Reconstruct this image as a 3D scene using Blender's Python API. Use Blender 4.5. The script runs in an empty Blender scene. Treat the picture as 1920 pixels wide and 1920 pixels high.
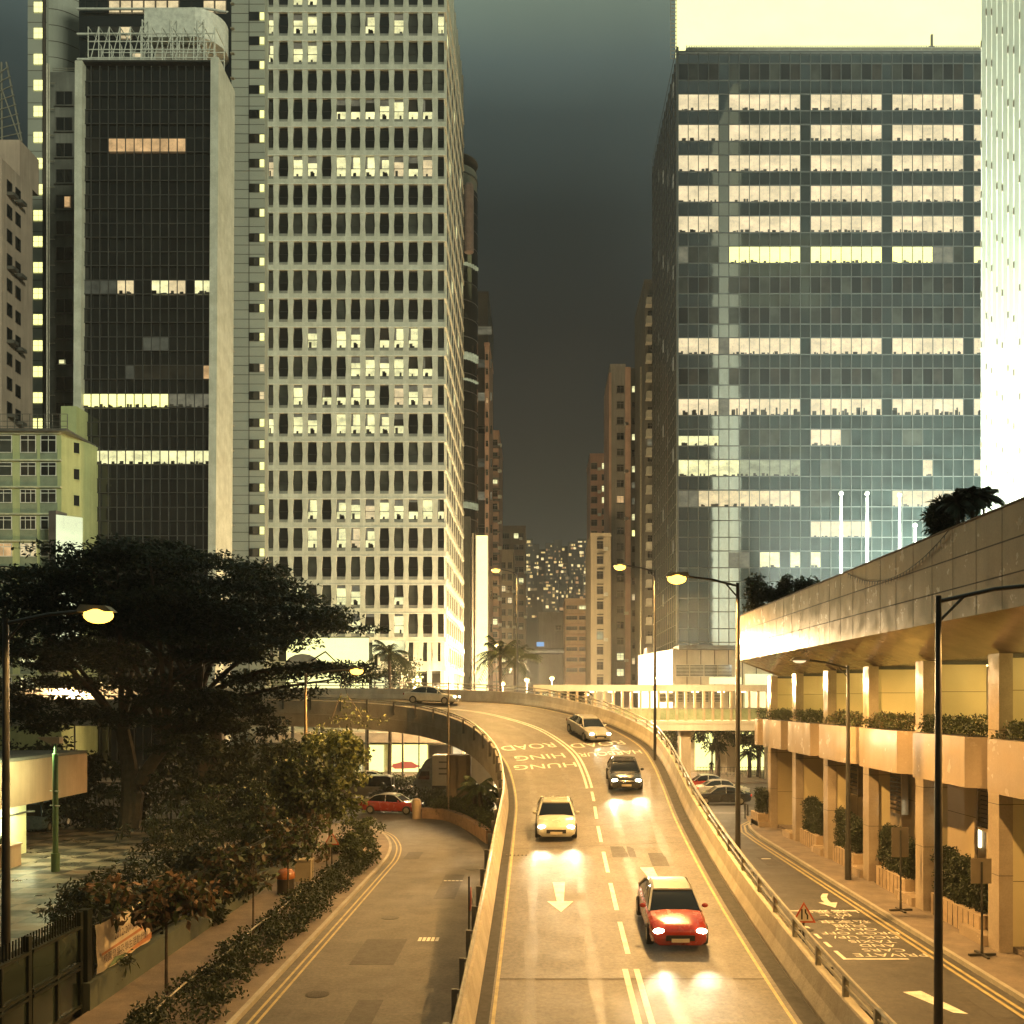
import bpy, math, random
import numpy as np
from mathutils import Vector, Matrix, noise as mnoise
R = math.radians
random.seed(11)
rng = np.random.default_rng(5)
scene = bpy.context.scene

# ------------------------------------------------------------ camera, sky, sun, exposure
H = 8.3            # eye height: the photographer stands on a footbridge
F, CX, CY = 1800.0, 1008.0, 1312.0     # measured from the perspective of the podium
cam_d = bpy.data.cameras.new('camera'); cam = bpy.data.objects.new('camera', cam_d)
scene.collection.objects.link(cam); scene.camera = cam
cam.location = (0, 0, H); cam.rotation_euler = (R(90), 0, 0)
cam_d.sensor_width = 36; cam_d.lens = 33.75
cam_d.shift_x = -0.025; cam_d.shift_y = 0.1833
cam_d.clip_start = 0.3; cam_d.clip_end = 4000

world = bpy.data.worlds.new('World'); scene.world = world; world.use_nodes = True
wn = world.node_tree.nodes; wl = world.node_tree.links
bgn = wn['Background']
sky = wn.new('ShaderNodeTexSky'); sky.sky_type = 'NISHITA'; sky.sun_disc = False
sky.sun_elevation = R(-6); sky.sun_rotation = R(160)
tc = wn.new('ShaderNodeTexCoord'); sx = wn.new('ShaderNodeSeparateXYZ')
wl.new(tc.outputs['Generated'], sx.inputs[0])
ramp = wn.new('ShaderNodeValToRGB'); wl.new(sx.outputs['Z'], ramp.inputs[0])
cr = ramp.color_ramp
cr.elements[0].position = 0.0; cr.elements[0].color = (.030, .025, .020, 1)
cr.elements[1].position = 1.0; cr.elements[1].color = (.13, .19, .17, 1)
for p, c in ((.12, (.020, .017, .015)), (.22, (.015, .0135, .0125)), (.36, (.011, .013, .0135)), (.45, (.016, .023, .023)), (.52, (.042, .060, .056)), (.555, (.085, .118, .105)), (.62, (.21, .27, .195))):
    e = cr.elements.new(p); e.color = (*c, 1)
# low cloud lit by the city: soft patches
wno = wn.new('ShaderNodeTexNoise'); wno.inputs['Scale'].default_value = 2.2; wno.inputs['Detail'].default_value = 4
wl.new(tc.outputs['Generated'], wno.inputs['Vector'])
wmr = wn.new('ShaderNodeMapRange'); wl.new(wno.outputs['Fac'], wmr.inputs['Value'])
wmr.inputs['From Min'].default_value = .3; wmr.inputs['From Max'].default_value = .7
wmr.inputs['To Min'].default_value = .72; wmr.inputs['To Max'].default_value = 1.28
wmx = wn.new('ShaderNodeVectorMath'); wmx.operation = 'SCALE'
wl.new(ramp.outputs['Color'], wmx.inputs[0]); wl.new(wmr.outputs[0], wmx.inputs['Scale'])
wad = wn.new('ShaderNodeVectorMath'); wad.operation = 'ADD'
wsk = wn.new('ShaderNodeVectorMath'); wsk.operation = 'SCALE'; wsk.inputs['Scale'].default_value = .002
wl.new(sky.outputs[0], wsk.inputs[0]); wl.new(wsk.outputs[0], wad.inputs[0]); wl.new(wmx.outputs[0], wad.inputs[1])
wl.new(wad.outputs[0], bgn.inputs['Color']); bgn.inputs['Strength'].default_value = 1.0

city_glow_d = bpy.data.lights.new('city_glow', 'SUN'); city_glow = bpy.data.objects.new('city_glow', city_glow_d)
scene.collection.objects.link(city_glow)
city_glow_d.energy = 2.2; city_glow_d.angle = R(10); city_glow_d.color = (.95, 1.0, .74)  # added night fill from behind the camera, standing for city glow
sdir = Vector((-.70, 1.0, -.22)).normalized()
city_glow.rotation_euler = sdir.to_track_quat('-Z', 'Y').to_euler()
vs = scene.view_settings
vs.view_transform = 'Standard'; vs.look = 'None'; vs.exposure = 0; vs.gamma = 1; vs.use_curve_mapping = False
scene.cycles.use_denoising = True
scene.cycles.max_bounces = 6; scene.cycles.diffuse_bounces = 2; scene.cycles.glossy_bounces = 3
scene.cycles.transmission_bounces = 3; scene.cycles.transparent_max_bounces = 6
scene.cycles.sample_clamp_indirect = 4; scene.cycles.caustics_reflective = False; scene.cycles.caustics_refractive = False
scene.cycles.use_light_tree = True

def PX(px, D): return (px - CX) * D / F
def PZ(py, D): return H - (py - CY) * D / F
def GD(py): return H * F / (py - CY)         # distance of a ground point seen at picture height py

# ------------------------------------------------------------ materials
MATS = {}
def new_mat(name):
    m = bpy.data.materials.new(name); m.use_nodes = True
    return m, m.node_tree.nodes, m.node_tree.links, m.node_tree.nodes['Principled BSDF']
def wpos(n, l, scale=(1, 1, 1)):
    g = n.new('ShaderNodeNewGeometry'); mp = n.new('ShaderNodeMapping')
    l.new(g.outputs['Position'], mp.inputs['Vector']); mp.inputs['Scale'].default_value = scale
    return mp.outputs[0]
def noise_(n, l, vec, scale, detail=4, rough=.6):
    t = n.new('ShaderNodeTexNoise'); l.new(vec, t.inputs['Vector'])
    t.inputs['Scale'].default_value = scale; t.inputs['Detail'].default_value = detail; t.inputs['Roughness'].default_value = rough
    return t.outputs['Fac']
def mixc(n, l, fac, a, b, blend='MIX'):
    m = n.new('ShaderNodeMix'); m.data_type = 'RGBA'; m.blend_type = blend
    for i, v in ((0, fac), (6, a), (7, b)):
        if hasattr(v, 'is_linked') or isinstance(v, bpy.types.NodeSocket): l.new(v, m.inputs[i])
        elif isinstance(v, tuple): m.inputs[i].default_value = (*v[:3], 1)
        else: m.inputs[i].default_value = v
    return m.outputs[2]
def rampf(n, l, v, lo, hi, a=0., b=1.):
    m = n.new('ShaderNodeMapRange'); l.new(v, m.inputs['Value'])
    m.inputs['From Min'].default_value = lo; m.inputs['From Max'].default_value = hi
    m.inputs['To Min'].default_value = a; m.inputs['To Max'].default_value = b
    return m.outputs[0]
def surf(name, col, col2=None, rough=.7, scale=1.0, streak=0., bump=0., metal=0., spec=.5, fine=0., bscale=None, coat=0.):
    if name in MATS: return MATS[name]
    m, n, l, b = new_mat(name)
    col2 = col2 or tuple(c * .72 for c in col)
    p = wpos(n, l)
    f = rampf(n, l, noise_(n, l, p, scale, 5), .35, .65)
    c = mixc(n, l, f, col, col2)
    if streak:
        ps = wpos(n, l, (1, 1, .06))
        f2 = rampf(n, l, noise_(n, l, ps, 2.6, 4), .34, .80)
        f3 = n.new('ShaderNodeMath'); f3.operation = 'MULTIPLY'; l.new(f2, f3.inputs[0]); f3.inputs[1].default_value = streak
        c = mixc(n, l, f3.outputs[0], c, tuple(x * .45 for x in col))
    if fine:
        f4 = rampf(n, l, noise_(n, l, p, scale * 24, 2), .3, .7, 1 - fine, 1 + fine)
        vm = n.new('ShaderNodeVectorMath'); vm.operation = 'SCALE'; l.new(c, vm.inputs[0]); l.new(f4, vm.inputs['Scale'])
        c = vm.outputs[0]
    l.new(c, b.inputs['Base Color'])
    b.inputs['Roughness'].default_value = rough; b.inputs['Metallic'].default_value = metal
    b.inputs['Specular IOR Level'].default_value = spec
    if coat: b.inputs['Coat Weight'].default_value = coat; b.inputs['Coat Roughness'].default_value = .06
    rr = rampf(n, l, noise_(n, l, p, scale * 3, 3), .3, .7, max(rough - .08, .02), min(rough + .08, 1))
    l.new(rr, b.inputs['Roughness'])
    if bump:
        bn = n.new('ShaderNodeBump'); bn.inputs['Strength'].default_value = bump; bn.inputs['Distance'].default_value = .05
        l.new(noise_(n, l, p, bscale or scale * 8, 4), bn.inputs['Height']); l.new(bn.outputs[0], b.inputs['Normal'])
    MATS[name] = m; return m
def glow(name, col, strength, var=0., vscale=.6, base=(.02, .02, .02)):
    """things that give off light; var = blinds, partitions and furniture seen in a lit room"""
    if name in MATS: return MATS[name]
    m, n, l, b = new_mat(name)
    b.inputs['Base Color'].default_value = (*base, 1); b.inputs['Roughness'].default_value = .3
    b.inputs['Emission Strength'].default_value = strength
    if var:
        p = wpos(n, l, (1.0, .35, 1.7))
        f = rampf(n, l, noise_(n, l, p, vscale, 3), .32, .68, 1 - var, 1.0)
        p2 = wpos(n, l, (1.3, .1, .8))
        f2 = rampf(n, l, noise_(n, l, p2, 3.1, 2), .58, .62, 1.0, 1 - var * .35)
        mm = n.new('ShaderNodeMath'); mm.operation = 'MULTIPLY'; l.new(f, mm.inputs[0]); l.new(f2, mm.inputs[1])
        vm = n.new('ShaderNodeVectorMath'); vm.operation = 'SCALE'; vm.inputs[0].default_value = col
        l.new(mm.outputs[0], vm.inputs['Scale']); l.new(vm.outputs[0], b.inputs['Emission Color'])
    else: b.inputs['Emission Color'].default_value = (*col, 1)
    MATS[name] = m; return m
def glass(name, col, rough=.08, ior=1.5, var=.4):
    if name in MATS: return MATS[name]
    m, n, l, b = new_mat(name)
    p = wpos(n, l, (.7, .2, .7))
    f = rampf(n, l, noise_(n, l, p, .8, 2), .35, .65, 1 - var, 1 + var)
    vm = n.new('ShaderNodeVectorMath'); vm.operation = 'SCALE'; vm.inputs[0].default_value = col
    l.new(f, vm.inputs['Scale']); l.new(vm.outputs[0], b.inputs['Base Color'])
    b.inputs['Roughness'].default_value = rough; b.inputs['IOR'].default_value = ior
    bn = n.new('ShaderNodeBump'); bn.inputs['Strength'].default_value = .02; bn.inputs['Distance'].default_value = .2
    l.new(noise_(n, l, wpos(n, l), .5, 1), bn.inputs['Height']); l.new(bn.outputs[0], b.inputs['Normal'])
    MATS[name] = m; return m
def leafmat(name, c1, c2, rough=.55):
    if name in MATS: return MATS[name]
    m, n, l, b = new_mat(name)
    p = wpos(n, l)
    f = rampf(n, l, noise_(n, l, p, 1.1, 3), .35, .65)
    f2 = rampf(n, l, noise_(n, l, p, 14, 1), .3, .7)
    c = mixc(n, l, f, c1, c2); c = mixc(n, l, f2, c, tuple(x * 1.5 for x in c2))
    l.new(c, b.inputs['Base Color']); b.inputs['Roughness'].default_value = rough
    tr = n.new('ShaderNodeBsdfTranslucent'); l.new(c, tr.inputs['Color'])
    mx = n.new('ShaderNodeMixShader'); mx.inputs[0].default_value = .25
    l.new(b.outputs[0], mx.inputs[1]); l.new(tr.outputs[0], mx.inputs[2])
    l.new(mx.outputs[0], n['Material Output'].inputs['Surface'])
    MATS[name] = m; return m

# palette -------------------------------------------------------------
asphalt = surf('asphalt', (.10, .088, .072), (.072, .064, .054), rough=.62, scale=.35, bump=.25, bscale=60, fine=.3)
asphalt_dark = surf('asphalt_dark', (.075, .068, .06), (.05, .046, .042), rough=.55, scale=.25, bump=.25, bscale=60, fine=.3)
paint_white = surf('road_paint_white', (.75, .72, .62), (.5, .48, .40), rough=.6, scale=3, fine=.15)
paint_yellow = surf('road_paint_yellow', (.46, .37, .17), (.30, .24, .12), rough=.6, scale=3, fine=.15)
concrete = surf('concrete', (.40, .36, .29), (.30, .27, .21), rough=.8, scale=.6, streak=.5, bump=.15, fine=.08)
conc_wall = surf('barrier_concrete', (.50, .44, .33), (.36, .31, .23), rough=.75, scale=.9, streak=.45, bump=.2, fine=.1)
gutter = surf('gutter_grime', (.030, .027, .024), (.018, .016, .014), rough=.8, scale=2)
granite = surf('granite', (.40, .31, .22), (.32, .25, .175), rough=.22, scale=.5, streak=.25, fine=.05, spec=.6)
granite_col = surf('polished_granite', (.42, .34, .25), (.30, .24, .18), rough=.12, scale=.7, fine=.08, spec=.8)
paving = surf('paving', (.20, .155, .115), (.13, .10, .075), rough=.8, scale=1.2, bump=.2, fine=.2)
steel_grey = surf('grey_steel', (.20, .19, .16), (.15, .14, .12), rough=.45, scale=2, metal=.6)
pole_paint = surf('dark_pole_paint', (.05, .047, .04), (.03, .028, .024), rough=.4, scale=2)
galv = surf('galvanised', (.42, .38, .29), (.3, .27, .2), rough=.42, scale=3, metal=.5)
black = surf('matt_black', (.015, .014, .012), rough=.6)
rubber = surf('rubber', (.02, .02, .02), rough=.8)
seam = surf('dark_seam', (.06, .045, .03), rough=.8)
w_stone = surf('pale_precast_stone', (.60, .60, .50), (.44, .44, .35), rough=.8, scale=.8, streak=.4, fine=.14, bump=.1)
tile_grey = surf('grey_tile', (.34, .35, .29), (.28, .29, .24), rough=.6, scale=.12)
white_trim = surf('white_trim', (.72, .72, .62), rough=.5, scale=2)
teal_glass = glass('teal_curtain_glass', (.020, .031, .029), rough=.045, ior=3.3)
dark_glass = glass('dark_glass', (.008, .009, .008), rough=.07, ior=1.7)
mid_glass = glass('curtained_glass', (.04, .043, .036), rough=.12, ior=1.5)
brown_glass = glass('brown_glass', (.03, .027, .022), rough=.1)
lit_white = glow('lit_white', (1.0, .96, .48), 1.4, .5)
lit_hot = glow('lit_overexposed', (1.0, .97, .34), 1.9, .12)
lit_peach = glow('lit_peach', (1.0, .80, .43), 1.05, .4)
lit_warm = glow('lit_warm', (1.0, .62, .27), .85, .5)
lit_office = glow('lit_office', (1.0, .82, .48), 1.15, .36, .5)
lit_dim = glow('lit_dim', (.55, .52, .34), .35, .6)
lit_faint = glow('lit_faint', (.25, .26, .18), .30, .7)
lit_green = glow('lit_green', (.8, .85, .5), .5, .5)
silhouette = surf('furniture_silhouette', (.05, .045, .035), rough=.8)
lamp_glow = glow('sodium_lamp_glow', (1.0, .52, .07), 6)
lamp_glow_far = glow('sodium_lamp_far', (1.0, .62, .14), 5)

# ------------------------------------------------------------ mesh builder
class MB:
    def __init__(s): s.v = []; s.f = []; s.m = []; s.c = 0
    def add(s, vs, fs, mi=None):
        o = len(s.v); s.v += [tuple(v) for v in vs]; s.f += [tuple(i + o for i in f) for f in fs]
        s.m += [s.c if mi is None else mi] * len(fs)
    def box(s, x0, x1, y0, y1, z0, z1, mi=None):
        s.add([(x0, y0, z0), (x1, y0, z0), (x1, y1, z0), (x0, y1, z0), (x0, y0, z1), (x1, y0, z1), (x1, y1, z1), (x0, y1, z1)],
              [(3, 2, 1, 0), (4, 5, 6, 7), (0, 1, 5, 4), (1, 2, 6, 5), (2, 3, 7, 6), (3, 0, 4, 7)], mi)
    def quad(s, a, b, c, d, mi=None): s.add([a, b, c, d], [(0, 1, 2, 3)], mi)
    def prism(s, pts, h0, h1, axis='z', mi=None):
        n = len(pts)
        def P(p, h):
            return {'z': (p[0], p[1], h), 'y': (p[0], h, p[1]), 'x': (h, p[0], p[1])}[axis]
        s.add([P(p, h0) for p in pts] + [P(p, h1) for p in pts],
              [tuple(range(n))[::-1], tuple(range(n, 2 * n))] + [(i, (i + 1) % n, n + (i + 1) % n, n + i) for i in range(n)], mi)
    def tube(s, pts, r, n=8, mi=None, r1=None, caps=True):
        pts = [Vector(p) for p in pts]; k = len(pts); vs = []; fs = []
        for i, p in enumerate(pts):
            d = (pts[min(i + 1, k - 1)] - pts[max(i - 1, 0)]).normalized()
            u = d.cross(Vector((0, 0, 1)) if abs(d.z) < .95 else Vector((1, 0, 0))).normalized(); w = u.cross(d)
            rr = r if r1 is None else r + (r1 - r) * i / max(k - 1, 1)
            if isinstance(r, (list, tuple)): rr = r[i]
            for j in range(n):
                a = 2 * math.pi * j / n; vs.append(p + u * math.cos(a) * rr + w * math.sin(a) * rr)
        for i in range(k - 1):
            for j in range(n):
                fs.append((i * n + j, i * n + (j + 1) % n, (i + 1) * n + (j + 1) % n, (i + 1) * n + j))
        if caps: fs += [tuple(range(n)), tuple(range((k - 1) * n, k * n))[::-1]]
        s.add(vs, fs, mi)
    def beam(s, a, b, w, h=None, mi=None):
        a = Vector(a); b = Vector(b); h = h or w; d = (b - a).normalized()
        u = d.cross(Vector((0, 0, 1)) if abs(d.z) < .95 else Vector((1, 0, 0))).normalized() * w / 2
        q = u.normalized().cross(d) * h / 2
        vs = [p + x * u + y * q for p in (a, b) for x, y in ((-1, -1), (1, -1), (1, 1), (-1, 1))]
        s.add(vs, [(0, 1, 2, 3), (7, 6, 5, 4), (0, 4, 5, 1), (1, 5, 6, 2), (2, 6, 7, 3), (3, 7, 4, 0)], mi)
    def lathe(s, prof, cx=0, cy=0, n=12, mi=None):
        vs = []; fs = []
        for r, z in prof:
            for j in range(n):
                a = 2 * math.pi * j / n; vs.append((cx + r * math.cos(a), cy + r * math.sin(a), z))
        for i in range(len(prof) - 1):
            for j in range(n): fs.append((i * n + j, i * n + (j + 1) % n, (i + 1) * n + (j + 1) % n, (i + 1) * n + j))
        fs += [tuple(range(n))[::-1], tuple(range((len(prof) - 1) * n, len(prof) * n))]
        s.add(vs, fs, mi)
    def ell(s, c, rx, ry, rz, n=12, k=8, mi=None):
        vs = []; fs = []
        for i in range(k + 1):
            t = math.pi * i / k
            for j in range(n):
                a = 2 * math.pi * j / n
                vs.append((c[0] + rx * math.sin(t) * math.cos(a), c[1] + ry * math.sin(t) * math.sin(a), c[2] + rz * math.cos(t)))
        for i in range(k):
            for j in range(n): fs.append((i * n + j, (i + 1) * n + j, (i + 1) * n + (j + 1) % n, i * n + (j + 1) % n))
        s.add(vs, fs, mi)
    def mesh(s, name, mats, off=(0, 0, 0), smooth=False):
        me = bpy.data.meshes.new(name)
        me.from_pydata([(v[0] - off[0], v[1] - off[1], v[2] - off[2]) for v in s.v], [], s.f)
        for m in (mats if isinstance(mats, (list, tuple)) else [mats]): me.materials.append(m)
        if any(s.m): me.polygons.foreach_set('material_index', s.m)
        if smooth:
            me.polygons.foreach_set('use_smooth', [True] * len(me.polygons))
            try: me.set_sharp_from_angle(angle=R(38))
            except Exception: pass
        me.update(); return me
    def obj(s, name, mats, parent=None, smooth=False, **tags):
        off = wloc(parent) if parent else (0, 0, 0)
        o = bpy.data.objects.new(name, s.mesh(name, mats, off, smooth))
        scene.collection.objects.link(o)
        if parent: o.parent = parent
        for k, v in tags.items(): o[k] = v
        return o
def wloc(o):
    p = Vector((0, 0, 0))
    while o: p = p + o.location; o = o.parent
    return p
def thing(name, label, cat, loc=(0, 0, 0), group=None, rz=0):
    o = bpy.data.objects.new(name, None); scene.collection.objects.link(o)
    o.location = loc; o.rotation_euler = (0, 0, rz); o.empty_display_size = .5
    o['label'] = label; o['category'] = cat
    if group: o['group'] = group
    return o
def tag(o, label, cat, group=None):
    o['label'] = label; o['category'] = cat
    if group: o['group'] = group
    return o
def kids(o): return [c for c in bpy.data.objects if c.parent == o]
def dup(o, loc=None, rz=None, label=None, parent=None, top=True):
    c = o.copy(); scene.collection.objects.link(c)
    if parent: c.parent = parent
    if top:
        if loc is not None: c.location = loc
        if rz is not None: c.rotation_euler = (0, 0, rz)
        if label: c['label'] = label
    for ch in kids(o): dup(ch, parent=c, top=False)
    return c
def put(me, name, parent, loc, rz=0, **tags):
    o = bpy.data.objects.new(name, me); scene.collection.objects.link(o); o.parent = parent
    o.location = Vector(loc) - wloc(parent); o.rotation_euler = (0, 0, rz)
    for k, v in tags.items(): o[k] = v
    return o
def text_obj(body, size, mat, loc, rot, parent=None, name='lettering', extrude=0.0, sx=1, align='CENTER', **tags):
    cu = bpy.data.curves.new(name, 'FONT'); cu.body = body; cu.size = size; cu.extrude = extrude
    cu.align_x = align; cu.align_y = 'CENTER'
    t = bpy.data.objects.new(name + '_tmp', cu); scene.collection.objects.link(t)
    dg = bpy.context.evaluated_depsgraph_get(); dg.update()
    me = bpy.data.meshes.new_from_object(t.evaluated_get(dg)); bpy.data.objects.remove(t); bpy.data.curves.remove(cu)
    me.materials.clear(); me.materials.append(mat)
    M = Matrix.LocRotScale(Vector(loc) - (wloc(parent) if parent else Vector()), rot, Vector((sx, 1, 1)))
    me.transform(M)
    o = bpy.data.objects.new(name, me); scene.collection.objects.link(o)
    if parent: o.parent = parent
    for k, v in tags.items(): o[k] = v
    return o
from mathutils import Euler
WIN = {}
def win_mesh(w, h, pane, frame, nx=1, nz=1, th=.07, trans=None, sill=False, half=None, var=0):
    """window facing -Y: frame and mullions stand proud of a pane"""
    key = (round(w, 2), round(h, 2), pane.name, frame.name, nx, nz, trans, sill, half.name if half else None, var)
    if key in WIN: return WIN[key]
    b = MB(); t = th
    b.box(-w/2, w/2, -.02, .01, -h/2, h/2, 0)
    if half: b.box(-w/2 + t, w/2 - t, -.03, -.02, -h/2 + t, -h/2 + h*.42, 2)
    mats_ = [pane, frame] + ([half] if half else [])
    if var:
        q = random.Random(var); mats_ += [silhouette, lit_dim] if not half else [silhouette, lit_dim]; k0 = len(mats_) - 2
        for _ in range(q.randint(1, 3)):
            ww = q.uniform(.12, .35) * w; x = q.uniform(-w/2 + t, w/2 - t - ww); b.box(x, x + ww, -.034, -.0305, -h/2 + t, -h/2 + t + q.uniform(.08, .30) * h, k0)
        if q.random() < .5: b.box(-w/2 + t, w/2 - t, -.034, -.0305, h/2 - t - q.uniform(.1, .35) * h, h/2 - t, k0 + 1)
        if q.random() < .4: x = q.choice((-w/2 + t, w*.18)); b.box(x, x + w*.2, -.0345, -.031, -h*.1, h/2 - t, k0 + 1)
    for x in (-w/2, w/2 - t): b.box(x, x + t, -.07, -.02, -h/2, h/2, 1)
    for z in (-h/2, h/2 - t): b.box(-w/2 + t, w/2 - t, -.07, -.02, z, z + t, 1)
    for i in range(1, nx): x = -w/2 + w*i/nx; b.box(x - t/3, x + t/3, -.06, -.02, -h/2 + t, h/2 - t, 1)
    for i in range(1, nz): z = -h/2 + h*i/nz; b.box(-w/2 + t, w/2 - t, -.055, -.02, z - t/3, z + t/3, 1)
    if trans: z = -h/2 + h*trans; b.box(-w/2 + t, w/2 - t, -.055, -.02, z - t/2, z + t/2, 1)
    if sill: b.box(-w/2 - .12, w/2 + .12, -.22, -.0, -h/2 - .14, -h/2 - .003, 1)
    me = b.mesh('window', mats_); WIN[key] = me; return me
def add_windows(root, specs, cap=100, name='window'):
    """specs: (x, y, z, rz, mesh). The first `cap` are parts of their own, the rest one part."""
    for (x, y, z, rz, me) in specs[:cap]: put(me, name, root, (x, y, z), rz)
    rest = specs[cap:]
    if rest:
        vs = []; fs = []; mi = []; mats = []
        off = wloc(root)
        for (x, y, z, rz, me) in rest:
            M = Matrix.Translation(Vector((x, y, z)) - off) @ Matrix.Rotation(rz, 4, 'Z'); o = len(vs)
            vs += [tuple(M @ v.co) for v in me.vertices]
            idx = []
            for m in me.materials:
                if m not in mats: mats.append(m)
                idx.append(mats.index(m))
            for p in me.polygons: fs.append(tuple(i + o for i in p.vertices)); mi.append(idx[p.material_index])
        me2 = bpy.data.meshes.new(name + '_remainder'); me2.from_pydata(vs, [], fs)
        for m in mats: me2.materials.append(m)
        me2.polygons.foreach_set('material_index', mi)
        o = bpy.data.objects.new(name + '_remainder', me2); scene.collection.objects.link(o); o.parent = root; o['kind'] = 'stuff'
def lightobj(kind, name, parent, loc, energy, color, size=.3, aim=None, spot=None, blend=.5, size_y=None):
    ld = bpy.data.lights.new(name, kind); ld.energy = energy; ld.color = color
    if kind == 'AREA':
        ld.size = size
        if size_y: ld.shape = 'RECTANGLE'; ld.size_y = size_y
    else: ld.shadow_soft_size = size
    if kind == 'SPOT': ld.spot_size = spot; ld.spot_blend = blend
    o = bpy.data.objects.new(name, ld); scene.collection.objects.link(o)
    if parent: o.parent = parent
    o.location = Vector(loc) - (wloc(parent) if parent else Vector())
    if aim is not None: o.rotation_euler = Vector(aim).normalized().to_track_quat('-Z', 'Y').to_euler()
    return o
SOD = (1.0, .555, .165)
# ------------------------------------------------------------ setting: ground, roads, pavements
def struct(o, **k): o['kind'] = 'structure'; return o
def poly_sheet(name, pts, z, mat, h=None):
    b = MB()
    if h: b.prism(pts, z, z + h)
    else: b.add([(x, y, z) for x, y in pts], [tuple(range(len(pts)))])
    return struct(b.obj(name, mat))
def smooth_path(pts, n=8):
    pts = [Vector(p) for p in pts]; out = []
    for i in range(len(pts) - 1):
        p0, p1, p2, p3 = pts[max(i-1, 0)], pts[i], pts[i+1], pts[min(i+2, len(pts)-1)]
        for k in range(n):
            t = k / n
            out.append(.5 * ((2*p1) + (p2-p0)*t + (2*p0-5*p1+4*p2-p3)*t*t + (3*p1-p0-3*p2+p3)*t**3))
    out.append(pts[-1]); return out
def ribbon_mesh(b, path, off0, off1, dz, mi=None, i0=0, i1=None):
    """strip along a path between two sideways offsets (positive = right of travel)"""
    vs = []; n = len(path); i1 = i1 or n - 1
    for i in range(i0, i1 + 1):
        d = path[min(i+1, n-1)] - path[max(i-1, 0)]; d.z = 0; d.normalize(); s = Vector((d.y, -d.x, 0))
        for o in (off0, off1): p = path[i] + s * o; vs.append((p.x, p.y, p.z + dz))
    b.add(vs, [(2*i, 2*i+1, 2*i+3, 2*i+2) for i in range((len(vs)//2) - 1)], mi)
def wall_mesh(b, path, off0, off1, z0, z1, mi=None):
    vs = []; n = len(path)
    for i in range(n):
        d = path[min(i+1, n-1)] - path[max(i-1, 0)]; d.z = 0; d.normalize(); s = Vector((d.y, -d.x, 0))
        p = path[i] + s*off0; q = path[i] + s*off1
        vs += [(p.x, p.y, p.z + z0), (p.x, p.y, p.z + z1), (q.x, q.y, q.z + z1), (q.x, q.y, q.z + z0)]
    fs = []
    for i in range(n - 1):
        a = 4*i; c = a + 4
        for j in range(4): fs.append((a+j, a+(j+1) % 4, c+(j+1) % 4, c+j))
    fs += [(0, 3, 2, 1), (4*n-4, 4*n-3, 4*n-2, 4*n-1)]
    b.add(vs, fs, mi)

b = MB(); b.quad((-1500, -200, 0), (1500, -200, 0), (1500, 2200, 0), (-1500, 2200, 0))
struct(b.obj('ground', surf('city_ground', (.06, .055, .047), (.045, .04, .034), scale=.05, rough=.8, fine=.2)))
poly_sheet('cross_road', [(-90, 64.5), (70, 64.5), (70, 95), (-90, 95)], .006, asphalt)
LK = smooth_path([(-7.7, 4, 0), (-7.7, 30, 0), (-7.72, 45, 0), (-7.8, 50.5, 0), (-8.5, 55.5, 0), (-10, 60, 0), (-13, 63.2, 0), (-18, 64.5, 0), (-30, 64.8, 0), (-60, 64.8, 0)], 8)
RK = smooth_path([(-2.05, 4, 0), (-2.05, 30, 0), (-2.1, 46, 0), (-2.8, 51.5, 0), (-3.7, 57, 0), (-5.0, 62.5, 0), (-6.3, 66.2, 0), (-7.9, 67, 0)], 8)
poly_sheet('ramp_road', [(p.x, p.y) for p in LK[:56]] + [(p.x, p.y) for p in RK[::-1]], .012, asphalt)
poly_sheet('service_road', [(7.2, 4), (13.25, 4), (13.25, 60), (13.6, 63), (15.2, 66), (7.2, 66)], .014, asphalt_dark)
# pavement on the left with its kerb
pv = [(p.x - .15, p.y) for p in LK[:64]]
poly_sheet('left_pavement', pv + [(-17, 64.6), (-17, 46), (-11.8, 44), (-11.8, 4)], 0.0, paving, .13)
b = MB(); wall_mesh(b, LK[:64], -.15, -.002, 0, .15)
struct(b.obj('left_kerb', concrete))
poly_sheet('right_pavement', [(13.45, 4), (19.5, 4), (19.5, 66), (16.4, 66), (14.6, 64.4), (13.75, 62), (13.45, 59)], 0, paving, .13)
b = MB(); RK2 = smooth_path([(13.36, 4, 0), (13.36, 30, 0), (13.36, 52, 0), (13.4, 58.5, 0), (13.75, 62.3, 0), (14.6, 64.8, 0), (16.4, 66.4, 0)], 6)
wall_mesh(b, RK2, -.08, .08, 0, .145); struct(b.obj('right_kerb', concrete))
# courtyard with its two-tone tiles
m, n, l, bs = new_mat('court_tiles')
ck = n.new('ShaderNodeTexChecker'); ck.inputs['Scale'].default_value = 1.0
ck.inputs['Color1'].default_value = (.26, .20, .14, 1); ck.inputs['Color2'].default_value = (.05, .042, .032, 1)
l.new(wpos(n, l, (.62, .9, 1)), ck.inputs['Vector'])
f = rampf(n, l, noise_(n, l, wpos(n, l), .4, 3), .3, .7)
f.node.inputs['To Max'].default_value = .45
l.new(mixc(n, l, f, ck.outputs[0], (.10, .09, .065)), bs.inputs['Base Color'])
l.new(rampf(n, l, noise_(n, l, wpos(n, l), .7, 4), .35, .65, .22, .6), bs.inputs['Roughness'])
court_m = m
poly_sheet('courtyard_pavement', [(-75, 8), (-17, 8), (-17, 64), (-75, 64)], .02, court_m)
poly_sheet('planted_ground', [(-17, 8), (-12.1, 8), (-12.1, 44), (-14, 60), (-17, 62)], .03, surf('soil', (.03, .025, .018), rough=.95, scale=2), .12)
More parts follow.
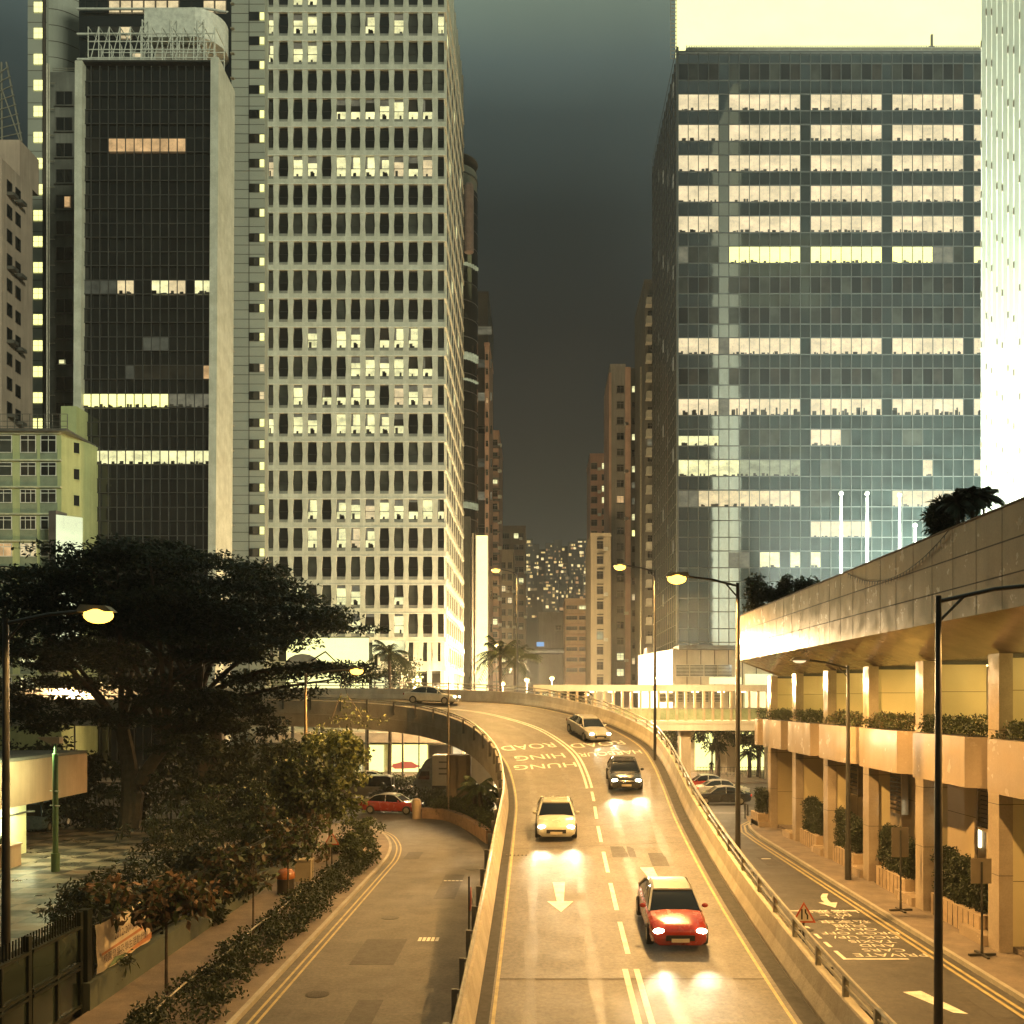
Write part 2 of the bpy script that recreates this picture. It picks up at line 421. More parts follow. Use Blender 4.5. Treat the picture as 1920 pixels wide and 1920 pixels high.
# far side kerb and verge of the cross road, right of the flyover
poly_sheet('far_pavement', [(-90, 95), (70, 95), (70, 112), (-90, 112)], 0, paving, .14)

# painted lines on the low roads
b = MB(); ribbon_mesh(b, LK[:62], .24, .32, .018); ribbon_mesh(b, LK[:62], .46, .54, .018)
struct(b.obj('road_marking', paint_yellow))
b = MB(); P2 = [Vector((13.25, y, 0)) for y in range(6, 58, 2)] + [Vector((13.35, 60, 0)), Vector((13.9, 63, 0)), Vector((15.1, 65.6, 0))]
ribbon_mesh(b, P2, -.38, -.26, .020); ribbon_mesh(b, P2, -.64, -.52, .020)
struct(b.obj('road_marking', paint_yellow))
b = MB()
for (cx_, cy_, w_, l_) in ((PX(846, 42.6), GD(1652), .9, .16), (PX(806, 33.4), GD(1762), .75, .5)):
    for k in range(5): b.box(cx_ - w_/2 + k*w_/5, cx_ - w_/2 + k*w_/5 + w_/7, cy_ - l_/2, cy_ + l_/2, .016, .020)
struct(b.obj('road_marking', paint_white))
# pick-up bay: box, dashes, arrow and the lettering that faces the traffic
b = MB(); zt = .022
def pz(px, py): D = GD(py); return (PX(px, D), D)
x0b = 9.75
for (y0, y1) in ((1731, 1724), (1747, 1738), (1762, 1755), (1787, 1777), (1798, 1789), (1807, 1799)): pass
for k in range(6):
    D0 = 31.0 + k * 1.15; b.box(x0b, x0b + .13, D0, D0 + .65, zt - .004, zt)
b.box(x0b, x0b + 2.1, 30.6, 30.72, zt - .004, zt); b.box(x0b, x0b + 1.6, 37.6, 37.72, zt - .004, zt); b.box(11.6, 12.5, 37.6, 37.72, zt - .004, zt)
b.box(x0b, x0b + .13, 30.72, 31.0, zt - .004, zt)
struct(b.obj('road_marking', paint_white))
yr = 31.0
rows = [('PRIVATE', .50, .62), ('CARS', .46, .58), ('AND', .44, .56), ('TAXIS', .46, .58), ('PICK UP/', .46, .58), ('DROP OFF', .46, .58), ('ONLY', .46, .58),
        ('只限', .5, .62), ('私家車', .5, .62), ('及', .42, .5), ('的士', .5, .62), ('上落乘客', .52, .62)]
for i, (t_, s_, dy) in enumerate(rows):
    text_obj(t_, s_ * 1.12, paint_white, (11.45, yr + .15, .0215), Euler((0, 0, math.pi)), None, 'road_marking', sx=1.15, kind='structure')
    yr += dy
def arrow_mesh(b, cx, cy, z, L, w, head, ang=0, curve=0.0):
    """road arrow whose tip points at -Y"""
    c, s = math.cos(ang), math.sin(ang)
    def T(x, y): return (cx + x*c - y*s, cy + x*s + y*c, z(cy + x*s + y*c) if callable(z) else z)
    if curve:
        pts = [(-curve*(1-(i/8.))**2, L/2 - (L-head)*i/8.) for i in range(9)]
        for i in range(8):
            (xa, ya), (xb, yb) = pts[i], pts[i+1]; b.quad(T(xa-w/2, ya), T(xb-w/2, yb), T(xb+w/2, yb), T(xa+w/2, ya))
    else:
        b.quad(T(-w*.75, L/2), T(-w*.4, -L/2+head), T(w*.4, -L/2+head), T(w*.75, L/2))
    b.add([T(-w*1.5, -L/2+head), T(0, -L/2), T(w*1.5, -L/2+head)], [(0, 1, 2)])
b = MB(); arrow_mesh(b, 11.85, 39.6, .021, 2.8, .26, 1.0, curve=-.45); struct(b.obj('road_marking', paint_white))
b = MB(); b.add([(10.35, 27.2, .021), (11.0, 25.4, .021), (11.35, 25.3, .021), (10.9, 27.3, .021)], [(0, 1, 2, 3)])
b.box(PX(1430, 59), PX(1455, 59), 58.6, 59.0, .017, .021); b.box(PX(1428, 50), PX(1445, 50), 49.9, 50.1, .017, .021)
struct(b.obj('road_marking', paint_white))
b = MB()
for i in range(16): x = -30 + i * 5.5; b.box(x, x + 2.2, 78.0, 78.15, .008, .012)
b.box(-60, 60, 70.2, 70.32, .008, .012)
struct(b.obj('road_marking', paint_white))

# ------------------------------------------------------------ the flyover
LP = [(-1.08, 8, .10), (-1.08, 16, .25), (-1.08, 23.1, .5), (-1.06, 30.4, 1.1), (-1.05, 37, 1.75), (-1.05, 43.5, 2.3), (-1.1, 50, 2.9), (-1.45, 56, 3.6), (-2.0, 61, 4.3),
      (-2.9, 64.7, 5.0), (-4.2, 67.9, 5.75), (-6.0, 70.6, 6.35), (-8.3, 73, 6.85), (-11.5, 74.6, 7.2), (-16, 75.4, 7.45), (-24, 75.8, 7.6), (-36, 75.8, 7.6), (-62, 75.8, 7.6)]
RP = [(6.2, 8, .10), (6.2, 16, .25), (6.2, 23.1, .5), (6.2, 30.4, 1.1), (6.28, 37, 1.75), (6.45, 45, 2.7), (6.8, 52, 3.5), (7.05, 58.5, 4.3), (6.9, 64, 5.1), (6.0, 68.5, 5.8),
      (4.4, 72.3, 6.55), (2.2, 75.6, 7.15), (-1, 79, 7.75), (-5, 81.3, 8.05), (-12, 82.8, 8.25), (-22, 83.3, 8.3), (-36, 83.4, 8.3), (-62, 83.4, 8.3)]
NS = 10
LS = smooth_path(LP, NS); RS = smooth_path(RP, NS); NN = len(LS)
def cross(i, t, dz=0.0, ext=0.0):
    """point on cross-section i: t 0 left edge line .. 1 right edge line; ext metres beyond it"""
    a, c = LS[i], RS[i]; e = (c - a); w = e.length; e = e / w
    p = a + e * (t * w + ext); return (p.x, p.y, p.z + dz)
def deck_at(D, t):
    for i in range(NN - 1):
        p, q = Vector(cross(i, t)), Vector(cross(i + 1, t))
        if p.y <= D <= q.y: return p.lerp(q, (D - p.y) / (q.y - p.y)), i
    return Vector(cross(NN - 1, t)), NN - 1
fly = thing('flyover', 'curving two-lane concrete flyover that climbs from the camera and bends away left behind the trees', 'flyover', (2.5, 23, 0))
def sect(name, mat, prof_l, prof_r=None, i0=0, i1=None, closed=False):
    """sweep a profile of (t, ext, dz) points"""
    b = MB(); i1 = i1 or NN - 1; k = len(prof_l); vs = []
    for i in range(i0, i1 + 1):
        for (t, e, dz) in prof_l: vs.append(cross(i, t, dz, e))
    fs = []
    for i in range(i1 - i0):
        for j in range(k if closed else k - 1):
            a = i*k + j; a2 = i*k + (j+1) % k; fs.append((a, a2, a2 + k, a + k))
    if closed: fs += [tuple(range(k))[::-1], tuple(range((i1-i0)*k, (i1-i0+1)*k))]
    b.add(vs, fs); return b.obj(name, mat, fly)
asphalt_deck = surf('asphalt_deck', (.135, .118, .096), (.10, .088, .072), rough=.6, scale=.35, bump=.25, bscale=60, fine=.3)  # paler copy of the asphalt: headlamp-trail brightness put into its colour
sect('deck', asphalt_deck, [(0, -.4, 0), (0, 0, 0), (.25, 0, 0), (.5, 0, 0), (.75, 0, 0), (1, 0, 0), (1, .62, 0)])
sect('gutter', gutter, [(0, -.42, .006), (0, -.10, .006)]); sect('gutter', gutter, [(1, .18, .006), (1, .64, .006)])
sect('edge_line', paint_yellow, [(0, -.045, .007), (0, .045, .007)]); sect('edge_line', paint_yellow, [(1, -.045, .007), (1, .045, .007)])
# concrete parapets that swell inwards at the foot, with the fascia hanging outside
iw = 0
sect('parapet', conc_wall, [(0, -.42, -.25), (0, -.42, .12), (0, -.50, .42), (0, -.58, .80), (0, -.78, .80), (0, -.80, -.25)], closed=True)
sect('parapet', conc_wall, [(1, .64, -.25), (1, .64, .12), (1, .76, .45), (1, .84, .92), (1, 1.10, .92), (1, 1.12, -.25)], closed=True)
# solid ramp walls near the camera, box girder further on
def lower(i, z): return z
b = MB(); vs = []; k = 4; isol = 62
for i in range(0, isol + 1):
    for (t, e, dz) in ((0, -.79, -.26), (1, 1.11, -.26)):
        x, y, z = cross(i, t, dz, e); vs += [(x, y, max(z, .01)), (x, y, 0)]
fs = []
for i in range(isol): a = 4*i; fs += [(a, a+1, a+5, a+4), (a+2, a+6, a+7, a+3)]
fs.append((4*isol, 4*isol+1, 4*isol+3, 4*isol+2)); b.add(vs, fs); b.obj('ramp_wall', conc_wall, fly)
sect('girder', conc_wall, [(0, -.79, -.26), (0, -.72, -1.25), (0, 1.5, -1.55), (1, -1.3, -1.55), (1, 1.05, -1.25), (1, 1.11, -.26)], i0=isol, closed=True)
# lane markings
b = MB()
def lane_strip(D0, D1, t, w, off=0.0):
    n = max(2, int((D1 - D0) / .5)); vs = []
    for k in range(n + 1):
        p, i = deck_at(D0 + (D1 - D0) * k / n, t); vs += [(p.x + off - w/2, p.y, p.z + .008), (p.x + off + w/2, p.y, p.z + .008)]
    b.add(vs, [(2*i, 2*i+1, 2*i+3, 2*i+2) for i in range(n)])
for a_, c_ in ((28, 30.9), (32.1, 35.2), (36.6, 39.6), (41.2, 44.1), (45.6, 48.3), (49.6, 52.0)): lane_strip(a_, c_, .51, .15)
for o_ in (-.16, .16): lane_strip(9, 26.8, .505, .16, o_)
i_s = deck_at(53.2, .5)[1]
for o_ in (-.14, .14):
    vs = []
    for i in range(i_s, NN):
        vs += [cross(i, .5, .008, o_ - .07), cross(i, .5, .008, o_ + .07)]
    b.add(vs, [(2*i, 2*i+1, 2*i+3, 2*i+2) for i in range(len(vs)//2 - 1)])
zf = lambda t: (lambda y: deck_at(y, t)[0].z + .009)
arrow_mesh(b, .78, 33.6, zf(.25), 3.4, .30, 1.15); arrow_mesh(b, 4.35, 35.6, zf(.75), 3.4, .34, 1.15, ang=R(4))
p_, i_ = deck_at(69.0, .72); arrow_mesh(b, p_.x, p_.y, lambda y: p_.z + .03 + (y - p_.y) * .1, 3.2, .34, 1.1, ang=R(32))
b.obj('lane_markings', paint_white, fly)
def deck_text(body, D, t, size, sx=1.0):
    p, i = deck_at(D, t)
    f = (Vector(cross(min(i+1, NN-1), t)) - Vector(cross(max(i-1, 0), t))).normalized()
    s = (RS[i] - LS[i]).normalized(); n_ = s.cross(f).normalized()
    s = f.cross(n_).normalized()
    M = Matrix((-s, -f, n_)).transposed()
    text_obj(body, size, paint_white, p + n_ * .02, M.to_euler(), fly, 'lane_lettering', sx=sx)
deck_text('HUNG', 59.6, .25, 1.9, .72); deck_text('HING', 62.3, .25, 1.9, .72); deck_text('ROAD', 65.2, .24, 1.9, .72)
deck_text('HARBOUR', 62.6, .75, 1.7, .52); deck_text('ROAD', 65.6, .73, 1.9, .72)
# expansion joints across the deck
b = MB()
for D in (41.0, 44.8, 26.3, 57.5):
    i = deck_at(D, .5)[1]
    b.add([cross(i, 0, .0075), cross(i, 1, .0075), tuple(Vector(cross(i, 1, .0075)) + Vector((0, .07, .0))), tuple(Vector(cross(i, 0, .0075)) + Vector((0, .07, .0)))], [(0, 1, 2, 3)])
b.obj('expansion_joint', seam, fly)
# road gully grate on the left edge
b = MB(); p, i = deck_at(39.2, 0)
for k in range(6): b.box(p.x - .25 + k*.16, p.x - .19 + k*.16, p.y - .15, p.y + .15, p.z + .006, p.z + .02)
b.obj('gully_grate', seam, fly)
# steel railings on both parapets
def railing(side, ilist, z_top, z_mid, outside):
    b = MB(); t = 0 if side < 0 else 1
    o_ = (-.68 if side < 0 else .98)
    for zz, r_ in ((z_top, .055), (z_mid, .04)):
        b.tube([cross(i, t, zz, o_) for i in range(0, NN, 2)], r_, 6)
    b.obj('rail', galv, fly)
    cum = 0; last = Vector(cross(0, t)); cnt = 0; pb = MB(); posts = []
    for i in range(1, NN):
        p = Vector(cross(i, t)); cum += (p - last).length; last = p
        if cum > 2.0:
            cum = 0; posts.append(i)
    for i in posts:
        if abs(LS[i].x) > 40 or LS[i].y < 20: continue
        q = MB(); oo = (-.86 if side < 0 else 1.16) if outside else o_
        a = Vector(cross(i, t, (.1 if outside else .8), oo)); c = Vector(cross(i, t, z_top, oo if outside else o_))
        q.beam(a, c, .10, .13); 
        if outside:
            q.beam(Vector(cross(i, t, .12, oo + (.06 if side < 0 else -.06))), Vector(cross(i, t, .34, oo + (.06 if side < 0 else -.06))), .30, .1)
            q.beam(Vector(cross(i, t, z_top - .06, o_)), Vector(cross(i, t, z_top - .06, oo)), .08, .08)
        q.obj('rail_post', steel_grey if outside else galv, fly)
railing(-1, None, 1.10, .95, True); railing(1, None, 1.42, 1.16, False)
# bolts and brackets along the right parapet
for D in range(22, 62, 3):
    p, i = deck_at(D, 1); q = MB(); a = Vector(cross(i, 1, .5, 1.16)); q.box(a.x - .04, a.x + .14, a.y - .22, a.y + .22, a.z - .1, a.z + .42); q.obj('parapet_bracket', steel_grey, fly)
# piers
for (x, y, w) in ((-5.6, 68.5, .85), (5.0, 69, .8), (-27, 79.5, 1.0)):
    b = MB(); zt_ = {-5.6: 4.4, 5.0: 4.2, -27: 6.2}[x]
    b.prism([(x-w, y-.5), (x-w+.3, y-.8), (x+w-.3, y-.8), (x+w, y-.5), (x+w, y+.5), (x+w-.3, y+.8), (x-w+.3, y+.8), (x-w, y+.5)], 0, zt_); b.obj('pier', surf('stained_pier_concrete', (.2, .15, .10), (.13, .10, .07), rough=.85, scale=.7, streak=.5), fly)

# wear on the decks: patches, oil-darkened wheel tracks, covers
patch = surf('asphalt_patch', (.070, .063, .055), (.055, .05, .044), rough=.7, scale=1.5, bump=.3, bscale=50, fine=.25); light_patch = surf('asphalt_pale_patch', (.15, .135, .115), (.12, .11, .095), rough=.7, scale=1.5, fine=.2)
iron = surf('cast_iron', (.05, .045, .04), rough=.5, scale=6, metal=.5, bump=.4)
b = MB()
for t0 in (.12, .36, .63, .86):
    vs = []
    for i in range(8, NN): w_ = .16 + .05 * math.sin(i * .7 + t0 * 9); vs += [cross(i, t0, .0045, -w_), cross(i, t0, .0045, w_)]
    b.add(vs, [(2*i, 2*i+1, 2*i+3, 2*i+2) for i in range(len(vs)//2 - 1)])
b.obj('wheel_track', surf('wheel_track', (.11, .097, .08), (.082, .072, .06), rough=.5, scale=.8, bump=.2, bscale=50, fine=.3), fly)
gp_ = random.Random(12)
for k in range(7):
    D = gp_.uniform(26, 60); t0 = gp_.choice((.12, .3, .62, .8)); p, i = deck_at(D, t0); q, j = deck_at(D + gp_.uniform(.8, 2.2), t0); w_ = gp_.uniform(.3, .7)
    b = MB(); b.add([(p.x - w_, p.y, p.z + .0055), (p.x + w_, p.y, p.z + .0055), (q.x + w_, q.y, q.z + .0055), (q.x - w_, q.y, q.z + .0055)], [(0, 1, 2, 3)]); b.obj('repair_patch', patch if k % 2 else light_patch, fly)
b = MB()
for (x, y, w_, l_) in ((-5.2, 30, 1.4, 3.2), (-3.9, 40, .9, 5.5), (-6.6, 50, .8, 2.2), (-4.6, 24, .7, 2.5), (9.0, 41, 1.2, 3.6), (11.9, 48, .8, 2.6), (8.7, 30, .8, 4.0), (12.2, 25, .6, 2.2)): b.box(x - w_/2, x + w_/2, y, y + l_, .010, .0165)
struct(b.obj('road_patch', patch))
for (x, y) in ((-5.6, 36.5), (-3.2, 47), (-6.2, 27), (10.2, 45), (9.6, 34.6), (8.6, 53)):
    b = MB(); b.lathe([(.34, .012), (.34, .021), (.30, .023)], x, y, 18); struct(b.obj('road_manhole_cover', iron))
# ------------------------------------------------------------ white grid tower
D = 110.0; px = D / F
wt = thing('office_tower', 'tall white precast office tower with a grid of barrel-shaped windows, some lit', 'office tower', (PX(665, D), D, 0))
Xc = lambda p: PX(p, D)
z_top = 97.0
b = MB(); b.box(Xc(497), Xc(833), D + .72, D + 27, 0, z_top); b.obj('core_wall', w_stone, wt)
WR = {-2: '..LL.gggg.L..', -1: '..LL...g.g...', 0: 'L.LL..gL.LggL', 1: 'L.LL.gggggg.g', 2: 'g..........gg', 3: '.....hhhLLhh.', 4: '...........g.', 5: 'w.LL.LLLLwhw.',
      6: '......g......', 7: '..gg.ggg..gg.', 8: '.............', 9: '..gg.ggg...gg', 10: '.....g.g.g..g', 11: '...L.LLghLL.g', 12: '..gg..LLLLhhg', 13: '.gL.hhLL.wLw.',
      14: 'L.LL.LLLLh...', 15: '..g.ggggg.gg.', 16: '.gg.ggggggg..', 17: '...L.LLwLLhLh', 18: '..gL.LwL.g.g.', 19: '...g..gg.....', 20: '..L.gLLg.hg..', 21: '.....gLh.Lg..', 22: '.g.gggg.gggg.'}
wc = [507.5] + [531 + 27.05 * (c - 1) for c in range(1, 12)] + [826.5]
wh = [(4.6, 5.4)] + [(8.1, 9.6)] * 11 + [(5.6, 6.3)]
fb = MB(); specs = []
lit_w = {'L': lit_white, 'w': lit_peach, '.': dark_glass, 'g': mid_glass, 'h': brown_glass}
for r in range(-2, 23):
    yt = 23.4 + 53.68 * r
    zt = PZ(yt, D); zb = PZ(yt + 43.5, D); zm = PZ(yt + 23, D); znx = PZ(yt + 53.68, D)
    if zt > z_top: continue
    edges = [(Xc(497), Xc(497), Xc(497))]
    for c in range(13):
        t_, m_ = wh[c]
        L_ = [Xc(wc[c] - t_), Xc(wc[c] - m_), Xc(wc[c] - t_)]; R_ = [Xc(wc[c] + t_), Xc(wc[c] + m_), Xc(wc[c] + t_)]
        e = edges[-1]
        fb.prism([(e[2], zb), (L_[2], zb), (L_[1], zm), (L_[0], zt), (e[0], zt), (e[1], zm)], D, D + .7, 'y')
        edges.append((R_[0], R_[1], R_[2]))
        k = WR[r][c]; wd = Xc(wc[c] + m_) - Xc(wc[c] - m_)
        half = lit_white if k == 'h' else None
        specs.append((Xc(wc[c]), D + .33, (zt + zb) / 2 + .2, 0, win_mesh(wd, zt - zb - .36, lit_w[k], black, trans=.40, th=.06, half=half, var=(r * 13 + c * 7) % 9 + 1 if k in 'Lwh' else 0)))
        fb.box(Xc(wc[c] - m_), Xc(wc[c] + m_), D + .12, D + .7, zb, zb + .34, 1)
    e = edges[-1]
    fb.prism([(e[2], zb), (Xc(833), zb), (Xc(833), zm), (Xc(833), zt), (e[0], zt), (e[1], zm)], D, D + .7, 'y')
    fb.box(Xc(497), Xc(833), D - .002, D + .7, znx, zb - .003)
    fb.box(Xc(495.5), Xc(834), D - .07, D + .0, znx + .003, znx + .09, 2)
sill_m = surf('window_sill_panel', (.24, .24, .2), rough=.6, scale=2)
fb.obj('facade_grid', [w_stone, sill_m, white_trim], wt)
specs.sort(key=lambda s: (s[4].materials[0] == dark_glass, s[2]))
add_windows(wt, specs, 100)
# right-hand flank, running away from the camera
sb = MB()
XR = Xc(833)
for r in range(-2, 23):
    z = PZ(23.4 + 53.68 * (r + 1), D); sb.box(XR, XR + .22, D, D + 27, z, z + .55)
for k in range(9): y = D + 1.5 + k * 3.1; sb.box(XR, XR + .14, y, y + .3, 3, z_top)
sb.obj('side_ledges', w_stone, wt)
sp = []
for r in range(0, 23):
    for k in range(8):
        z = PZ(23.4 + 53.68 * r + 20, D)
        mt = lit_white if (r * 7 + k * 5) % 11 == 0 else mid_glass
        sp.append((XR + .04, D + 3.2 + k * 3.1, z, R(90), win_mesh(1.7, 1.9, mt, steel_grey)))
sb = MB(); add_windows(wt, sp, 0, 'side_window')
# low storeys
b = MB(); zA, zB, zC = PZ(1195, D), PZ(1290, D), PZ(1372, D)
b.box(Xc(497), Xc(833), D + .1, D + .7, zC, zC + .0 + .35)
for p in (497, 540, 590, 645, 700, 752, 775, 801, 826): b.box(Xc(p), Xc(p + 8), D, D + .7, zC, zA)
b.box(Xc(497), Xc(833), D + .05, D + .7, PZ(1250, D), PZ(1240, D)); b.box(Xc(497), Xc(833), D + .05, D + .7, PZ(1200, D), zA)
b.obj('lower_frame', w_stone, wt)
for j, (ya, yb) in enumerate(((1200, 1240), (1250, 1292), (1296, 1330))):
    for i, (a, c) in enumerate(((548, 590), (598, 645), (653, 700), (708, 752), (760, 775), (783, 801), (809, 826))):
        b = MB(); b.box(Xc(a), Xc(c), D + .5, D + .55, PZ(yb, D), PZ(ya, D)); b.box(Xc(a), Xc(c), D + .42, D + .5, PZ(ya + 12, D), PZ(ya + 11, D), 1)
        if (i + j) % 3 == 0: b.box(Xc(a + 2), Xc(c - 3), D + .44, D + .49, PZ(ya + 9, D), PZ(ya + 3, D), 2)
        b.obj('window', [brown_glass, steel_grey, lit_white], wt)
b = MB(); b.box(Xc(500), Xc(872), D - 4.5, D + .1, PZ(1392, D - 4), PZ(1374, D - 4)); b.obj('canopy', surf('canopy_cladding', (.62, .52, .40), rough=.5, scale=1), wt)
# illuminated shop floor below the canopy
def shopwin(a, c, ya, yb, mat, dd=0.0, name='shop_window'):
    b = MB(); b.box(Xc(a), Xc(c), D - 1.2 - dd, D - 1.1 - dd, PZ(yb, D), PZ(ya, D)); 
    for x in (Xc(a), Xc(c) - .06): b.box(x, x + .06, D - 1.28 - dd, D - 1.2 - dd, PZ(yb, D), PZ(ya, D), 1)
    return b.obj(name, [mat, steel_grey], wt)
shop_y = glow('shop_light_yellow', (1, .78, .12), .55, .15); 
shopwin(600, 650, 1402, 1462, lit_white); shopwin(652, 668, 1404, 1428, shop_y); shopwin(652, 684, 1430, 1462, lit_white); shopwin(669, 684, 1404, 1429, lit_peach)
shopwin(688, 724, 1396, 1450, lit_hot); shopwin(806, 848, 1396, 1432, brown_glass); shopwin(850, 868, 1390, 1450, lit_peach); shopwin(600, 684, 1394, 1401, brown_glass)
pb = MB(); pb.box(Xc(735), Xc(804), D - 1.5, D - 1.4, PZ(1446, D), PZ(1395, D)); pb.obj('advert_panel', lit_hot, wt)
car_ad = glow('advert_red', (.8, .14, .07), .8); pb = MB()
pb.prism([(Xc(738), PZ(1436, D)), (Xc(740), PZ(1431, D)), (Xc(750), PZ(1429, D)), (Xc(758), PZ(1426, D)), (Xc(776), PZ(1427, D)), (Xc(782), PZ(1431, D)), (Xc(792), PZ(1435, D)), (Xc(780), PZ(1439, D)), (Xc(744), PZ(1440, D))], D - 1.53, D - 1.503, 'y')
pb.obj('advert_artwork', car_ad, wt)
b = MB(); b.box(Xc(590), Xc(872), D - 1.0, D + .4, 0, .35); b.box(Xc(590), Xc(872), D - .9, D + .4, .35, PZ(1395, D)); b.obj('shop_wall', surf('cream_wall', (.55, .46, .33), rough=.7), wt)

# big blank-lit billboard at street corner, in front of the tower
D2 = 103.0
bb = thing('illuminated_billboard', 'huge overexposed white billboard glowing behind the trees at the foot of the white tower', 'billboard', (PX(620, D2), D2, 0))
b = MB(); b.box(PX(537, D2), PX(690, D2), D2, D2 + .5, PZ(1300, D2), PZ(1196, D2)); b.obj('lit_face', glow('billboard_white', (1, .98, .40), 1.8, .12, .25), bb)
b = MB(); 
for p in (545, 600, 655, 684): b.box(PX(p, D2), PX(p, D2) + .3, D2 + .1, D2 + .4, 0, PZ(1301, D2))
b.box(PX(535, D2), PX(692, D2), D2 - .05, D2 + .55, PZ(1197, D2) + .06, PZ(1194, D2)); b.obj('frame', steel_grey, bb)
b = MB(); b.box(PX(695, D2), PX(748, D2), D2 + 1, D2 + 1.4, PZ(1300, D2), PZ(1270, D2)); b.box(PX(697, D2), PX(757, D2), D2 + .4, D2 + .6, PZ(1226, D2), PZ(1200, D2)); b.obj('side_panel', lit_white, bb)
grey_ad = surf('advert_dark_ink', (.25, .24, .20), rough=.6)
b = MB(); b.prism([(PX(567, D2) + 2.0 * math.cos(a), PZ(1252, D2) + 1.5 * math.sin(a)) for a in [math.pi * k / 8 for k in range(9)]] + [(PX(567, D2) - 1.3, PZ(1252, D2)), (PX(567, D2), PZ(1247, D2)), (PX(567, D2) + 1.5, PZ(1252, D2))], D2 - .03, D2 - .003, 'y'); b.obj('artwork', grey_ad, bb)

# ------------------------------------------------------------ dark curtain-wall tower with concrete fins
D = 100.0
dt = thing('office_tower', 'black glass office tower between two pale concrete fins with a few lit floors', 'office tower', (PX(272, D), D, 0))
Xd = lambda p: PX(p, D)
b = MB(); b.prism([(Xd(151), D + .5), (Xd(396), D + .5), (Xd(396), D + 5), (Xd(330), D + 20), (Xd(151), D + 20)], 0, PZ(118, D)); b.obj('glass_body', dark_glass, dt)
b = MB(); b.prism([(Xd(137), 0), (Xd(151), 0), (Xd(157), PZ(117, D)), (Xd(143), PZ(117, D))], D - .3, D + 20, 'y'); b.obj('concrete_fin', w_stone, dt)
b = MB(); b.prism([(Xd(391), 0), (Xd(405), 0), (Xd(413), PZ(113, D)), (Xd(398), PZ(113, D))], D - .5, D + 1, 'y'); b.prism([(Xd(391), 0), (Xd(404), 0), (Xd(412), PZ(114, D)), (Xd(398), PZ(114, D))], D + 1, D + 5, 'y'); b.obj('concrete_fin', w_stone, dt)
b = MB(); b.box(Xd(150), Xd(398), D - .2, D + 5, PZ(118, D), PZ(115, D)); b.obj('roof_edge', black, dt)
lit_rows = {2: [(0, 2, brown_glass), (3, 12, lit_warm)], 7: [(0, 4, lit_faint), (4, 6, lit_peach), (8, 10, lit_white), (10, 12, lit_peach), (13, 15, lit_white)],
            9: [(7, 10, lit_faint)], 10: [(5, 6, lit_faint), (14, 15, lit_warm), (6, 14, brown_glass)], 11: [(0, 10, lit_hot), (10, 15, lit_dim)], 13: [(0, 15, lit_white)]}
for r in range(18):
    y0 = 149 + 53.2 * r * 1.004
    cells = [dark_glass] * 15
    for a, c, mt in lit_rows.get(r, []):
        for k in range(a, c): cells[k] = mt
    mats = [steel_grey]; b = MB(); zt, zb = PZ(y0, D), PZ(y0 + 26, D)
    for k, mt in enumerate(cells):
        if mt not in mats: mats.append(mt)
        xa, xb = Xd(152 + 16.2 * k), Xd(152 + 16.2 * (k + 1)); b.box(xa + .04, xb - .04, D + .36, D + .44, zb, zt, mats.index(mt))
        if mt in (lit_hot, lit_white, lit_dim, lit_peach): 
            for _ in range(2):
                x = random.uniform(xa, xb - .4); b.box(x, x + random.uniform(.15, .5), D + .33, D + .36, zb, zb + random.uniform(.1, .4), 0)
    mats[0] = silhouette; b.obj('window_band', mats, dt)
b = MB()
for k in range(16): x = Xd(152 + 16.2 * k); b.box(x - .035, x + .035, D + .25, D + .36, 2, PZ(120, D))
for r in range(19):
    for yy in (149 + 53.4 * r, 175 + 53.4 * r): z = PZ(yy, D); b.box(Xd(151), Xd(396), D + .27, D + .36, z - .035, z + .035)
b.obj('mullions', surf('mullion_paint', (.05, .05, .045), rough=.5), dt)
# rooftop steelwork
rt = thing('rooftop_sign_frame', 'white steel lattice frame standing on the roof of the black glass tower', 'steel frame', (Xd(270), D + 3, PZ(116, D)))
b = MB(); y0, y1 = D + 1, D + 4; z0 = PZ(117, D)
xs = [Xd(157 + 240 * k / 12) for k in range(13)]
for lev in range(5):
    z = z0 + .3 + lev * .85
    for yy in (y0, y1): b.beam((xs[0], yy, z), (xs[-1], yy, z), .09)
for k in range(13):
    for yy in (y0, y1): b.beam((xs[k], yy, z0), (xs[k], yy, z0 + 4.4), .08)
    b.beam((xs[k], y0, z0 + 4.4), (xs[k], y1, z0 + 4.4), .07)
    if k < 12: b.beam((xs[k], y0, z0), (xs[k+1], y0, z0 + 4.4), .06); b.beam((xs[k], y1, z0 + 4.4), (xs[k+1], y1, z0), .05)
b.obj('lattice', white_trim, rt)
b = MB()
for p in (236, 292, 345):
    for dx in (-.35, .35):
        for dy in (0, .7): b.beam((Xd(p) + dx, D + 5 + dy, z0), (Xd(p) + dx, D + 5 + dy, z0 + 8), .09)
    for k in range(8): z = z0 + k; b.beam((Xd(p) - .35, D + 5, z), (Xd(p) + .35, D + 5, z + 1), .05); b.beam((Xd(p) + .35, D + 5.7, z), (Xd(p) - .35, D + 5, z + 1), .05)
b.obj('mast', white_trim, rt)
b = MB(); n_ = 16; c0 = (Xd(322), D + 8); rr = 3.2
prof = [(c0[0] + rr * math.cos(a), c0[1] + 3 * math.sin(a)) for a in [(-math.pi/2) + math.pi * k / n_ for k in range(n_ + 1)]]
prof = [(Xd(232), D + 5.2)] + prof[1:] + [(Xd(232), D + 11)]
b.prism(prof, z0 + 6.2, z0 + 9.4); b.obj('curved_screen', white_trim, rt)
b = MB(); b.box(Xd(245), Xd(335), D + 6.5, D + 10, z0, z0 + 6.6); b.obj('plant_room', concrete, rt)

